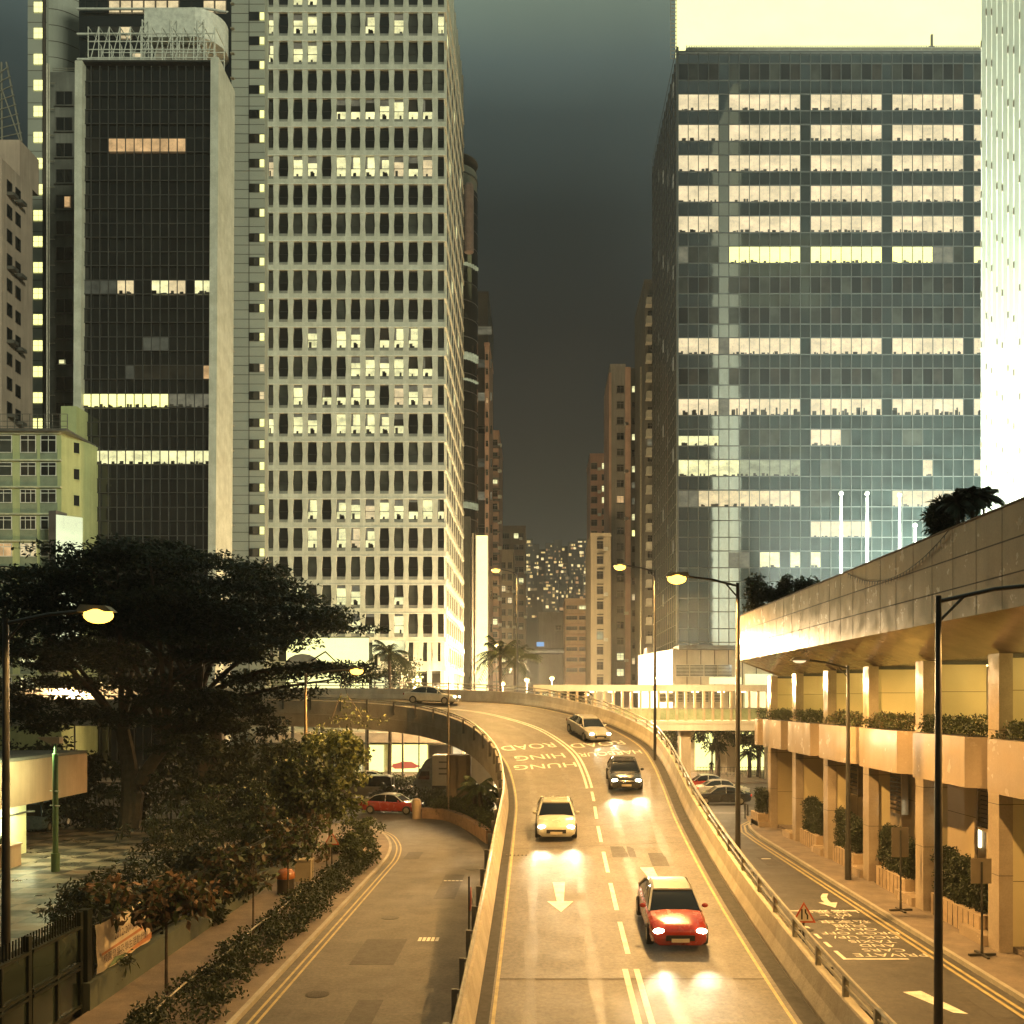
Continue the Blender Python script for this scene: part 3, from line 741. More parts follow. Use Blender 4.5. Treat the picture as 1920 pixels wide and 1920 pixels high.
# ------------------------------------------------------------ glass tower behind its roof
D = 128.0
ct = thing('curved_office_tower', 'tall dark glass tower with horizontal steel tubes behind the roof lattice', 'office tower', (PX(300, D), D, 0))
b = MB(); xa, xb = PX(148, D), PX(436, D); b.box(xa, xb, D, D + 18, 0, 112); b.obj('glass_body', dark_glass, ct)
b = MB()
for k in range(9): z = PZ(22 + 47 * (k - 3), D); b.tube([(xa, D - .5, z), (xb - 3, D - .5, z), (xb, D + .3, z)], .16, 8)
b.obj('tube_rail', white_trim, ct)
for j, yy in enumerate((3, -44, 52, 100)):
    for k in range(12):
        if j and (k * 7 + j * 5) % 3 != 1: mt = mid_glass if k % 2 else brown_glass
        else: mt = lit_peach if (2 <= k <= 7) or k > 9 else dark_glass
        w = (xb - xa) / 13; put(win_mesh(w * .95, 1.7, mt, black), 'window', ct, (xa + w * (k + 1), D - .02, PZ(yy + 10, D)))
# grey tiled slab with its column of small lit windows
D = 108.8
gt = thing('apartment_tower', 'grey-green tiled slab tower with one column of small lit stair windows beside the white tower', 'tower', (PX(465, D), D, 0))
b = MB(); b.box(PX(434, D), PX(496.5, D), D, D + 20, 0, 97); b.obj('wall', tile_grey, gt)
b = MB()
for k in range(92): z = 1.05 * k + 1; b.box(PX(434, D), PX(496.5, D), D - .02, D - .002, z, z + .05)
for p in (467, ): b.box(PX(p, D) - .04, PX(p, D) + .04, D - .022, D - .003, 0, 97)
b.obj('tile_joints', seam, gt)
ys = [31, 77, 122.5, 168.5, 214.5, 260, 306.5, 353, 399.5, 446, 491, 539, 578, 632, 690, 742, 793, 833, 874, 914.5, 955, 995, 1036]
for i, yy in enumerate(ys):
    z = PZ(yy, D)
    put(win_mesh(PX(486, D) - PX(467, D), .95, dark_glass, black, th=.04), 'window', gt, (PX(476.5, D), D - .03, z))
    put(win_mesh(PX(496, D) - PX(487, D), .9, lit_peach if i in (14, 15) else lit_hot, steel_grey, th=.03, nz=2 if i > 12 else 1), 'window', gt, (PX(491.5, D), D - .03, z))
for i in range(24): b = MB(); z = PZ(10 + 46.5 * i, D); b.box(PX(435, D) - .1, PX(440, D), D - .35, D, z, z + .12); b.obj('bracket', galv, gt)
# pale tower at far left, with its rounded corner
D = 140.0
pt = thing('apartment_tower', 'pale tower with a rounded corner and a column of bright square windows at upper left', 'tower', (PX(100, D), D, 0))
b = MB(); xa, xm, xb = PX(52, D), PX(88, D), PX(150, D); b.box(xa, xm, D, D + 20, 0, 118)
cyl = [(xm + (xb - xm) * math.sin(a), D + 1 + 6 * (1 - math.cos(a))) for a in [math.pi/2 * k / 12 for k in range(13)]]
b.prism([(xm, D + .5)] + [(p[0], p[1] - .5) for p in cyl] + [(xb, D + 20), (xm, D + 20)], 0, 118); b.obj('wall', tile_grey, pt)
b = MB()
for k in range(48):
    z = 6 + 2.35 * k; b.prism([(xm, D + .47)] + [(p[0] + .03, p[1] - .53) for p in cyl] + [(xb, D + 8), (xm, D + .6)], z, z + .07)
    b.box(xa, xm, D - .02, D - .002, z, z + .07)
b.box(xm - .5, xm - .1, D - .3, D + .3, 0, 118); b.obj('joints', seam, pt)
for i in range(-1, 21): put(win_mesh(PX(83, D) - PX(63, D), 1.6, lit_hot, white_trim, nx=2, nz=2, th=.05), 'window', pt, (PX(73.5 - .1 * i, D), D - .05, PZ(14 + 48.8 * i, D)))
# weathered narrow building between them
D = 118.0
nt = thing('apartment_block', 'narrow weathered grey concrete block squeezed left of the black tower', 'apartment block', (PX(118, D), D, 0))
b = MB(); b.box(PX(94, D), PX(140, D), D, D + 12, 0, PZ(135, D)); b.obj('wall', surf('weathered_concrete', (.20, .20, .17), (.09, .09, .075), rough=.9, scale=.35, streak=.9), nt)
for i in range(17):
    yy = 185 + 48.6 * i; mt = lit_warm if i == 4 else (lit_white if i == 10 else dark_glass)
    w_, h_ = (1.0, 1.3) if mt is not dark_glass else (2.1, 1.75)
    put(win_mesh(2.1, 1.75, dark_glass, steel_grey, nx=2, sill=True), 'window', nt, (PX(121, D), D - .04, PZ(yy, D)))
    if mt is not dark_glass: put(win_mesh(.8, 1.4 if i == 4 else .6, mt, black), 'window', nt, (PX(127 if i == 4 else 117, D), D - .13, PZ(yy + (0 if i == 4 else 8), D)))
b = MB(); b.tube([(PX(92, D), D - .5, 2), (PX(92, D), D - .5, PZ(125, D))], .12, 6)
b.tube([(PX(96, D), D - .5, 2), (PX(96, D), D - .5, PZ(125, D))], .08, 6)
for i in range(18): z = PZ(160 + 48.6 * i, D); b.beam((PX(92, D), D - .4, z), (PX(106, D), D - .4, z), .09)
b.obj('drainpipe', galv, nt)
b = MB()
for x in (PX(98, D), PX(110, D), PX(124, D), PX(139, D)): b.beam((x, D + .2, PZ(135, D)), (x, D + .2, PZ(126, D)), .05)
for yy in (126, 130): b.beam((PX(97, D), D + .2, PZ(yy, D)), (PX(140, D), D + .2, PZ(yy, D)), .05)
b.obj('roof_railing', galv, nt)

# pinkish block on the far left: it shows its street flank
XF = -58.0; 
pk = thing('apartment_block', 'peach-painted block at the left edge with small windows and rusty air-conditioner brackets', 'apartment block', (XF - 6, 108, 0))
def DY(pxx): return XF * F / (pxx - CX)
b = MB(); y0, y1 = DY(3), DY(61); b.box(XF - 14, XF, y0, y1, 0, PZ(296, y0)); b.box(XF - 14, XF - .05, DY(38), y1 + 1.5, PZ(296, y0), PZ(262, DY(38)))
b.obj('wall', surf('peach_render', (.52, .40, .30), (.38, .29, .22), rough=.85, scale=.25, streak=.6), pk)
for i in range(10):
    for pxx, dy in ((17, 0), (33, 14)):
        Dy = DY(pxx); yy = 352 + i * 46 + dy
        put(win_mesh(1.0, 1.35, dark_glass, black), 'window', pk, (XF + .03, Dy, PZ(yy, Dy)), R(90))
        if i % 3 == 0:
            q = MB(); q.box(XF, XF + .8, Dy - .5, Dy + .5, PZ(yy + 18, Dy), PZ(yy + 12, Dy)); q.obj('air_conditioner', steel_grey, pk)
ant = thing('antenna_mast', 'lattice antenna mast braced on the peach block roof', 'mast', (PX(4, 112), 112, PZ(265, 112)))
b = MB(); D = 112; za = PZ(265, D)
for x in (-2.1, 0.0, 2.3): b.beam((PX(4, D) + x, D, za), (PX(4, D) + x * .25 - .3, D + .4, za + 9.5), .14)
for k in range(8): b.beam((PX(4, D) - 2.1 + .2*k, D, za + k*1.1), (PX(4, D) + 2.3 - .22*k, D, za + k*1.1 + 1.0), .09)
b.beam((PX(38, D), D, za), (PX(4, D), D, za + 6), .12); b.obj('lattice', galv, ant)

# ------------------------------------------------------------ yellow-green tenement
D = 95.0; X_ = lambda p: PX(p, D)
tn = thing('tenement', 'old yellow-green painted tenement with varied window frames behind the big tree', 'apartment block', (X_(50), D, 0))
ygr = surf('yellow_green_render', (.50, .54, .26), (.40, .44, .21), rough=.85, scale=.4, streak=.5)
b = MB(); b.box(X_(-60), X_(115), D, D + 14, 0, PZ(812, D)); b.prism([(X_(115), D), (X_(134), D + 4), (X_(146), D + 14), (X_(115), D + 14)], 0, PZ(812, D)); b.obj('wall', ygr, tn)
b = MB()
for i in range(11):
    yy = 812 + 50.3 * i
    b.box(X_(-60), X_(116), D - .35, D + .1, PZ(yy + 3, D), PZ(yy, D))
b.obj('floor_ledge', surf('ledge_paint', (.58, .60, .40), rough=.8, scale=1, streak=.5), tn)
sp_m = surf('dull_green_panel', (.26, .30, .20), rough=.8, scale=1)
for i in range(11):
    yy = 812 + 50.3 * i
    for a, c in ((-26, 24), (38, 70), (76, 108)): b = MB(); b.box(X_(a), X_(c), D - .06, D + .05, PZ(yy + 49, D), PZ(yy + 30, D)); b.obj('spandrel_panel', sp_m, tn)
pan = [mid_glass, dark_glass, brown_glass, lit_dim]
for i in range(10):
    yy = 817 + 50.3 * i
    for j, (a, c) in enumerate(((-24, 24), (39, 69), (77, 107))):
        mt = pan[(i * 3 + j * 2) % 3]
        if i == 4: mt = [lit_warm, lit_peach, brown_glass][j]
        if (i, j) == (2, 2): mt = brown_glass
        if i in (8, 9) and j == 1: mt = lit_white
        put(win_mesh(X_(c) - X_(a), 1.35 if i else 1.75, mt, white_trim, nx=3 if j < 2 and i > 1 else 2, trans=.72, th=.07), 'window', tn, (X_((a + c) / 2), D - .1, PZ(yy + 13 + (3 if not i else 0), D)))
    put(win_mesh(1.0, 1.2, dark_glass, ygr), 'window', tn, (X_(124), D + 1.75, PZ(yy + 14, D)), R(40))
b = MB(); b.box(X_(52), X_(67), D - .7, D - .1, PZ(1317, D), PZ(1303, D)); b.obj('air_conditioner', white_trim, tn)
b = MB(); zr = PZ(812, D)
b.box(X_(-60), X_(132), D - .8, D + 8, zr, zr + .25)
for k in range(14): x = X_(-50 + 14 * k); b.beam((x, D - .6, zr), (x, D - .6, zr + 1.7), .06)
for dz in (.5, 1.0, 1.7): b.beam((X_(-60), D - .6, zr + dz), (X_(132), D - .6, zr + dz), .05)
b.obj('roof_terrace', steel_grey, tn)
b = MB(); b.box(X_(86), X_(116), D + 3, D + 6, zr, PZ(744, D)); b.obj('roof_hut', ygr, tn)
sg = thing('light_box_sign', 'tall vertical white light-box sign fixed to the corner of the yellow-green tenement', 'sign', (PX(124, 91), 91, PZ(1250, 91)))
D = 91.0
b = MB(); b.prism([(PX(91, D), D), (PX(108, D), D - .3), (PX(108, D) + .3, D + 1.2), (PX(91, D), D + 1.2)], PZ(1260, D), PZ(958, D)); b.obj('casing', surf('sign_casing', (.12, .11, .10), rough=.5), sg)
b = MB(); b.prism([(PX(108, D), D - .3), (PX(142, D), D + 1.2), (PX(141, D), D + 1.5), (PX(108, D), D)], PZ(1252, D), PZ(966, D)); b.obj('lit_face', glow('signbox_white', (.92, 1, .60), 1.2, .25, .15), sg)
# ------------------------------------------------------------ right-hand glass tower
D = 123.0; X_ = lambda p: PX(p, D)
gtw = thing('glass_tower', 'broad teal glass office tower with rows of brightly lit ribbon windows on the right', 'office tower', (X_(1560), D, 0))
b = MB(); b.box(X_(1269.5), X_(2000), D, D + 27, PZ(1212, D), PZ(101, D)); b.obj('glass_body', teal_glass, gtw)
b = MB()
P0 = 1271.2; PP = 19.1
for k in range(33): x = X_(P0 + PP * k); b.box(x - .04, x + .04, D - .12, D - .003, PZ(1212, D), PZ(101, D))
for r in range(20):
    for yy in (119.5 + 57.1 * r, 151 + 57.1 * r):
        if yy < 1210: b.box(X_(1270), X_(2000), D - .1, D - .004, PZ(yy, D) - .05, PZ(yy, D) + .05)
b.box(X_(1268), X_(1272), D - .25, D + .3, PZ(1212, D), PZ(90, D)); b.box(X_(1269), X_(2000), D - .3, D, PZ(101, D), PZ(98, D))
b.obj('mullions', surf('teal_mullion', (.09, .10, .092), rough=.45), gtw)
gx = {0: (0, 4), 1: (5, 12), 2: (13, 20), 3: (21, 28), 4: (29, 33)}
Fo, Do = lit_office, dark_glass
def rowcells(r):
    c = [teal_glass] * 34
    full = {1, 2, 3, 4, 5, 9, 11}
    if r in full:
        for g, (a, e) in gx.items():
            for k in range(a, e): c[k] = lit_office
        if r in (9, 11): c[4] = lit_dim
    if r == 6:
        for g, (a, e) in gx.items():
            for k in range(a, e): c[k] = lit_hot if g else mid_glass
        c[0] = lit_dim; c[25] = c[26] = lit_dim; c[27] = mid_glass
    if r in (7, 8, 10, 0):
        for g, (a, e) in gx.items():
            for k in range(a, e): c[k] = [dark_glass, mid_glass, dark_glass, brown_glass][(k * 5 + r * 3) % 4]
    if r == 12:
        for k in range(0, 4): c[k] = lit_white
        for k in range(13, 16): c[k] = lit_office
        for k in (6, 8, 9, 16, 22, 23): c[k] = mid_glass
    if r == 13:
        for k in range(0, 6): c[k] = lit_white
        for k in range(6, 12): c[k] = lit_green
        c[24] = c[29] = lit_peach; c[14] = c[15] = mid_glass
    if r == 14:
        for k in range(0, 2): c[k] = lit_dim
        for k in range(2, 9): c[k] = lit_peach
        c[9] = c[10] = c[11] = lit_office; c[13] = c[14] = mid_glass
        for k in range(21, 29): c[k] = lit_peach
    if r == 15:
        for k in range(13, 19): c[k] = lit_office
    if r == 16: c[8] = c[9] = lit_white; c[11] = c[13] = lit_white; c[5] = c[6] = lit_dim
    return c
for r in range(19):
    yt = 120.5 + 57.1 * r
    if r > 13: yt += (r - 13) * .4
    if yt > 1190: break
    cells = rowcells(r); zt, zb = PZ(yt, D), PZ(yt + 30, D)
    for g, (a, e) in list(gx.items()) + [(9, (4, 5)), (9, (12, 13)), (9, (20, 21)), (9, (28, 29))]:
        mats = [silhouette]; b = MB()
        if g == 9 and cells[a] is teal_glass: continue
        for k in range(a, e):
            mt = cells[k]
            if mt not in mats: mats.append(mt)
            xa, xb = X_(P0 + PP * k), X_(P0 + PP * (k + 1)); zz = zb
            if r == 12 and k < 4: zz = zb
            b.box(xa + .05, xb - .05, D - .05, D - .008, zb + .02, zt - .02 if not (r == 12 and k < 4) else (zt + zb) / 2 + .2, mats.index(mt))
            if mt in (lit_office, lit_hot, lit_white, lit_peach, lit_green):
                hmax = .95 if r == 11 else .38
                for _ in range(3 if r == 11 else 2):
                    w = random.uniform(.12, .55); x = random.uniform(xa + .05, xb - .05 - w); h = random.uniform(.08, hmax)
                    b.box(x, x + w, D - .065, D - .051, zb + .02, zb + .02 + h, 0)
        b.obj('ribbon_window', mats, gtw)
# roof level
b = MB(); b.box(X_(1290), X_(2000), D + 2, D + 24, PZ(101, D), PZ(74, D)); b.obj('penthouse', surf('teal_cladding', (.22, .28, .25), rough=.5, scale=.5), gtw)
for k, (a, e) in enumerate(((1398, 1491), (1511, 1640), (1660, 1725))):
    b = MB(); b.box(X_(a), X_(e), D + 1.9, D + 1.995, PZ(98, D), PZ(85, D)); b.obj('penthouse_window', lit_white if k == 1 else lit_office, gtw)
b = MB()
for k in range(120): x = X_(1291 + 4.7 * k); b.box(x, x + .10, D + 1.7, D + 1.85, PZ(74, D), PZ(68, D))
b.box(X_(1290), X_(2000), D + 1.6, D + 2.0, PZ(77, D), PZ(74, D)); b.obj('roof_spikes', galv, gtw)
b = MB()
for k in range(34): x = X_(1290 + 19.1 * k); b.box(x - .03, x + .03, D + .2, D + .26, PZ(98, D), PZ(87, D))
for yy in (87, 92): b.box(X_(1290), X_(2000), D + .2, D + .26, PZ(yy, D) - .04, PZ(yy, D) + .04)
b.obj('roof_railing', white_trim, gtw)
b = MB(); b.beam((X_(1759), D + 2, PZ(75, D)), (X_(1759), D + 2, PZ(45, D)), .25); b.beam((X_(1753), D + 2, PZ(68, D)), (X_(1765), D + 2, PZ(68, D)), .12); b.obj('lightning_rod', steel_grey, gtw)
# flank
b = MB(); XL = X_(1269.5)
for r in range(40): z = PZ(1200, D) + 1.95 * r; b.box(XL - .07, XL + .0, D, D + 27, z, z + .08)
for k in range(14): y = D + 2 * k; b.box(XL - .1, XL, y, y + .1, PZ(1212, D), PZ(101, D))
b.obj('side_mullions', surf('dark_mullion', (.05, .055, .05), rough=.5), gtw)
for i in range(24):
    r = (i * 7) % 24; y = D + 3 + (i * 5) % 20
    b = MB(); b.box(XL - .05, XL - .01, y, y + .7, PZ(150 + 44 * r, D), PZ(150 + 44 * r, D) + 1.7); b.obj('side_window', lit_dim, gtw)
# overexposed glowing panel in place of a floodlit building behind the roof
sb_ = thing('rooftop_glow_panel', 'enormous blown-out white panel glowing for a lit building behind the teal glass tower', 'billboard', (X_(1560), D + 26, PZ(74, D)))
b = MB(); b.box(PX(1268, D + 25), PX(1268, D + 25) + 52, D + 25, D + 25.8, PZ(102, D + 25), PZ(-120, D + 25)); b.obj('lit_face', glow('glow_panel_white', (1, .98, .42), 1.7, .08, .12), sb_)
b = MB(); x = PX(1257, D + 25)
for z in range(56): b.box(x, x + 1.0, D + 25, D + 25.1, PZ(110, D + 25) + z * .6, PZ(110, D + 25) + z * .6 + .07)
for xx in (x, x + .9): b.box(xx, xx + .1, D + 25, D + 25.1, PZ(110, D + 25), PZ(110, D + 25) + 36)
b.obj('access_ladder', galv, sb_)
# mechanical block at its foot, louvred
D = 97.0; X_ = lambda p: PX(p, D)
lv = thing('plant_building', 'white louvred plant building lit by lamps at the foot of the teal glass tower', 'building', (X_(1340), D, 0))
wl_ = surf('white_panel', (.70, .64, .50), rough=.6, scale=.6, streak=.25)
b = MB(); b.prism([(X_(1262), D), (X_(1545), D), (X_(1545), D + 14), (X_(1224), D + 14)], 5.2, PZ(1217, D)); b.obj('wall', wl_, lv)
for p in (1275, 1440, 1530):
    b = MB(); b.box(X_(p), X_(p) + .6, D + 1, D + 1.6, 0, 5.2); b.obj('support_column', concrete, lv)
b = MB()
for p in range(1262, 1440, 26): b.box(X_(p) - .03, X_(p) + .03, D - .05, D - .002, PZ(1330, D), PZ(1219, D))
b.box(X_(1262), X_(1440), D - .06, D - .003, PZ(1287, D), PZ(1286, D)); b.obj('panel_joint', seam, lv)
for (a, e, ya, yb) in ((1268, 1292, 1247, 1268), (1294, 1319, 1247, 1268), (1321, 1345, 1247, 1268), (1346, 1372, 1247, 1268), (1234, 1262, 1300, 1316), (1266, 1280, 1297, 1316), (1284, 1292, 1297, 1316), (1297, 1315, 1297, 1316), (1320, 1328, 1297, 1316), (1334, 1352, 1297, 1316)):
    b = MB(); n_ = int((yb - ya) / 2.4); b.box(X_(a), X_(e), D - .02, D - .004, PZ(yb, D), PZ(ya, D), 1)
    for k in range(n_ + 1): z = PZ(yb, D) + (PZ(ya, D) - PZ(yb, D)) * k / n_; b.box(X_(a), X_(e), D - .12, D - .021, z - .03, z + .03, 0)
    b.obj('louvre', [white_trim, brown_glass], lv)
b = MB(); b.box(X_(1270), X_(1380), D - .9, D + 3, PZ(1219, D), PZ(1211, D)); b.box(X_(1300), X_(1340), D + 1, D + 3, PZ(1211, D), PZ(1207, D)); b.obj('roof_plant', steel_grey, lv); b = MB(); b.box(X_(1230), X_(1250), D + 8, D + 11, PZ(1217, D), PZ(1206, D)); b.obj('roof_plant', steel_grey, lv)
b = MB(); b.box(X_(1395), X_(1446), D - .5, D - .4, PZ(1330, D), PZ(1264, D)); b.box(X_(1330), X_(1390), D - .1, D - .02, PZ(1283, D), PZ(1270, D)); b.obj('lit_panel', glow('panel_white', (1, .95, .45), 1.4, .2, .3), lv)
# ------------------------------------------------------------ floodlit ribbed tower at the right edge
D = 75.0; XW = PX(1845, D)
rb = thing('ribbed_tower', 'floodlit white tower with closely spaced vertical ribs at the right edge', 'tower', (XW + 8, 60, 0))
rib_m = surf('white_ribbed_cladding', (.80, .84, .72), (.70, .74, .64), rough=.5, scale=.4)
b = MB(); b.box(XW, XW + 1.2, 55.5, D, 8, 118); b.obj('wall', rib_m, rb)
b = MB(); b.box(XW + 1.201, XW + 24, 55.6, D - .1, 8, 117); b.obj('unseen_dark_side', dark_glass, rb)  # unseen body, invented dark so its mirror image stays dim
b = MB()
for k in range(23):
    y = D - .35 - k * .85
    b.prism([(XW + .01, y), (XW - .28, y + .12), (XW - .28, y + .24), (XW + .01, y + .34)][::-1], 8, 118)
b.obj('ribs', rib_m, rb)
q_ = MB(); q_.prism([(0, 0), (.07, -.06), (.07, .2)], 0, .5); fix_me = q_.mesh('rib_fixing', galv)
b = MB()
for k in range(0, 8):
    for j in range(12): put(fix_me, 'rib_fixing', rb, (XW - .36, D - .2 - k * 1.7, 24 + j * 3.9 + (k % 3) * 1.3))
for k in range(0, 8):
    for j in range(12):
        z = 22 + j * 3.9 + (k % 3) * 1.3; y = D - 1.05 - k * 1.7
        b.prism([(XW - .36, y), (XW - .29, y - .06), (XW - .29, y + .2)], z, z + .5)
b.obj('rib_fixing_remainder', galv, rb, kind='stuff')

# ------------------------------------------------------------ buildings down the street, left side of the gap
def block(name, label, cat, D, x0, x1, ytop, mat, depth, cols, y0, pitch, n, ww, wh_, lit, sill=False, frame=None, extra=None, nx=2, ac=0):
    X_ = lambda p: PX(p, D)
    t = thing(name, label, cat, (X_((x0 + x1) / 2), D, 0))
    b = MB(); b.box(X_(x0), X_(x1), D, D + depth, 0, PZ(ytop, D)); b.obj('wall', mat, t)
    b = MB(); b.box(X_(x0) - .1, X_(x1) + .1, D - .1, D + depth + .1, PZ(ytop, D), PZ(ytop, D) + .5); b.obj('parapet', mat, t)
    i = 0
    for r in range(n):
        for c in cols:
            mt = lit(r, c)
            put(win_mesh(ww, wh_, mt, frame or steel_grey, nx=nx, sill=sill, trans=.7), 'window', t, (X_(c), D - .03, PZ(y0 + pitch * r, D)))
            i += 1
            if ac and (r * 5 + int(c)) % ac == 0:
                q = MB(); q.box(X_(c) + ww*.55, X_(c) + ww*.55 + .7, D - .5, D, PZ(y0 + pitch * r, D) - wh_*.5 - .3, PZ(y0 + pitch * r, D) - wh_*.5 + .25); q.obj('air_conditioner', white_trim, t)
    return t
def pick(seed, p=.2, lits=None, darks=None):
    lits = lits or [lit_white, lit_peach, lit_warm]; darks = darks or [dark_glass, brown_glass, mid_glass]
    rr = random.Random(seed)
    return lambda r, c: rr.choice(lits) if rr.random() < p else rr.choice(darks)
# round dark tower behind the white one
D = 150.0; X_ = lambda p: PX(p, D)
rd = thing('round_tower', 'dark tower with a curved grey crown and rounded glass front rising behind the white tower', 'tower', (X_(868), D + 8, 0))
b = MB(); cx_ = X_(845); r_ = X_(890) - cx_
b.lathe([(r_, 0), (r_, PZ(330, D)), (r_, PZ(292, D)), (r_ * .98, PZ(289, D))], cx_, D + 6, 28); b.obj('crown_wall', tile_grey, rd)
b = MB(); b.lathe([(r_ + .12, 10), (r_ + .12, PZ(330, D))], cx_, D + 6, 28); b.obj('curved_glass', dark_glass, rd)
b = MB(); b.lathe([(.75, PZ(470, D)), (.75, PZ(345, D)), (.5, PZ(340, D))], X_(879), D + .6, 10); b.obj('pinkish_column', surf('pinkish_column', (.42, .33, .30), rough=.6), rd)
b = MB()
for k in range(30): z = PZ(1280, D) + 2.9 * k; b.lathe([(r_ + .16, z), (r_ + .16, z + .15)], cx_, D + 6, 28)
b.obj('floor_band', surf('dark_band', (.10, .10, .09), rough=.5), rd)
for yy, hh in ((655, 14), (940, 12), (480, 6), (700, 4)):
    z = PZ(yy, D)
    for k in range(5):
        q = MB()
        a = -R(62) + R(9) * k; x = cx_ + (r_ + .2) * math.sin(a + R(95)) ; y = D + 6 - (r_ + .2) * math.cos(a + R(95))
        q.box(x - .35, x + .35, y - .1, y + .1, z - hh / 24, z + hh / 24); q.obj('window', lit_green, rd)
b = MB(); b.box(X_(862), X_(884), D - 3, D - 1, 0, PZ(975, D)); b.obj('entrance_tower', surf('grey_panel_dark', (.20, .19, .16), rough=.6, streak=.3), rd)
lsg = thing('vertical_light_sign', 'tall glowing white vertical sign board behind the white tower corner', 'sign', (PX(902, 140), 140, 0))
b = MB(); b.box(PX(893, 140), PX(914, 140), 140, 140.8, PZ(1300, 140), PZ(1004, 140)); b.obj('lit_face', glow('sign_white_hot', (1, .97, .38), 1.9, .1), lsg)
b = MB(); b.box(PX(891, 140), PX(893, 140) - .01, 139.8, 141, 0, PZ(1002, 140)); b.box(PX(885, 140), PX(888, 140), 139.8, 141, 0, PZ(1000, 140)); b.obj('frame', galv, lsg)
block('office_block', 'slim dark office block with few lit floors right of the round tower', 'office block', 165, 886, 915, 552, surf('dark_facade', (.07, .07, .062), rough=.6, scale=.2), 20, (903,), 620, 62, 10, 3.6, 1.5,
      lambda r, c: {0: lit_dim, 1: lit_faint, 2: lit_dim, 5: lit_dim, 4: lit_faint}.get(r, dark_glass), nx=3)
pink = surf('pinkish_lit_render', (.56, .38, .28), (.42, .27, .20), rough=.85, scale=.3, streak=.5)
beige = surf('beige_render', (.50, .42, .31), (.40, .33, .24), rough=.85, scale=.3, streak=.4)
greyr = surf('grey_render', (.30, .29, .25), (.22, .21, .18), rough=.85, scale=.25, streak=.7)
t = block('apartment_tower', 'thin pink edge-on apartment tower with stacked balconies left of the street gap', 'apartment block', 175, 913, 935, 812, pink, 20, (928,), 830, 24, 18, 1.0, 1.1, pick(3, .1), ac=2)
b = MB()
for k in range(24): z = PZ(840 + 20 * k, 175); b.box(PX(914, 175), PX(934, 175) + .4, 174.1, 175, z, z + .25)
b.obj('balcony_slab', steel_grey, t)
t = block('apartment_tower', 'pinkish tower whose lit edge rises left of the pink balcony tower', 'apartment block', 160, 909, 917, 648, pink, 14, (913,), 670, 27, 23, .45, 1.0, pick(4, .05))
block('apartment_block', 'beige apartment block with small windows standing behind the palm', 'apartment block', 190, 936, 962, 1035, beige, 16, (944, 956), 1060, 22, 10, .9, 1.2, pick(5, .15), sill=True, ac=3)
block('apartment_block', 'dim brown apartment block with a stepped roof behind the beige one', 'apartment block', 215, 933, 985, 990, surf('brown_render', (.26, .20, .15), (.18, .14, .11), rough=.9, scale=.3, streak=.6), 20, (941, 950, 968, 977), 1005, 21, 12, 1.2, 1.2, pick(6, .12), ac=4)
# right side of the gap
block('apartment_tower', 'salmon apartment tower with two window columns and lit flats', 'apartment block', 200, 1107, 1137, 855, surf('salmon_render', (.62, .36, .25), (.50, .28, .20), rough=.85, scale=.3, streak=.4), 14, (1114, 1134), 874, 21.3, 9, 1.3, 1.3, lambda r, c: lit_white if c == 1134 and r in (0, 2, 3) else brown_glass, ac=2)
t = block('apartment_block', 'cream apartment block with hooded windows in one column, beside the salmon tower', 'apartment block', 160, 1108, 1145, 1005, surf('cream_render', (.62, .54, .38), (.52, .45, .31), rough=.85, scale=.3, streak=.4), 18, (1125,), 1022, 28.3, 10, 1.1, 1.35, lambda r, c: lit_green if r == 6 else brown_glass, ac=3)
for r in range(10): b = MB(); z = PZ(1012 + 28.3 * r, 160); b.box(PX(1119, 160), PX(1131, 160), 159.3, 160, z, z + .15); b.obj('window_hood', brown_glass, t)
t = block('apartment_tower', 'tall grey slab tower with stained wall right of the salmon tower', 'apartment block', 170, 1145, 1172, 688, greyr, 14, (1163,), 730, 29.5, 19, 1.3, 1.3, lambda r, c: lit_white if r in (17, 18) else (lit_warm if r == 7 else [dark_glass, mid_glass, brown_glass][r % 3]), sill=True, ac=3)
b = MB(); b.box(PX(1172, 170), PX(1182, 170), 169.5, 184, 0, PZ(690, 170)); b.box(PX(1144, 170) - .2, PX(1146, 170), 169.6, 183, 0, PZ(700, 170)); b.obj('wall', pink, t)
block('apartment_tower', 'recessed grey-brown tower with bright stair windows between grey slab and balcony tower', 'apartment block', 178, 1182, 1206, 695, surf('browngrey_render', (.22, .20, .17), (.16, .14, .12), rough=.9, scale=.3, streak=.5), 14, (1193,), 730, 30, 19, 1.7, 1.2, lambda r, c: [lit_white, dark_glass, dark_glass, lit_white, dark_glass, lit_white, lit_dim, lit_dim, lit_white, lit_hot][r] if r < 10 else [dark_glass, lit_peach, mid_glass, brown_glass][r % 4], ac=2)
t = block('apartment_tower', 'dark apartment tower with a stack of pale balconies against the glass tower', 'apartment block', 155, 1209, 1232, 530, surf('dark_render', (.12, .12, .10), rough=.9, scale=.3, streak=.5), 16, (1219,), 560, 30, 24, 1.0, 1.2, lambda r, c: lit_dim if r == 9 else dark_glass)
bal = surf('balcony_paint', (.50, .50, .42), rough=.8, scale=1, streak=.4)
for k in range(21):
    z = PZ(575 + 35 * k, 155); q = MB(); q.box(PX(1211, 155), PX(1223, 155), 153.6, 155, z, z + 1.0); q.box(PX(1210, 155), PX(1224, 155), 153.5, 155, z - .2, z - .01); q.obj('balcony', bal, t)
b = MB(); b.tube([(PX(1201, 155), 154.5, 0), (PX(1201, 155), 154.5, PZ(690, 155))], .16, 6); b.obj('drainpipe', galv, t)
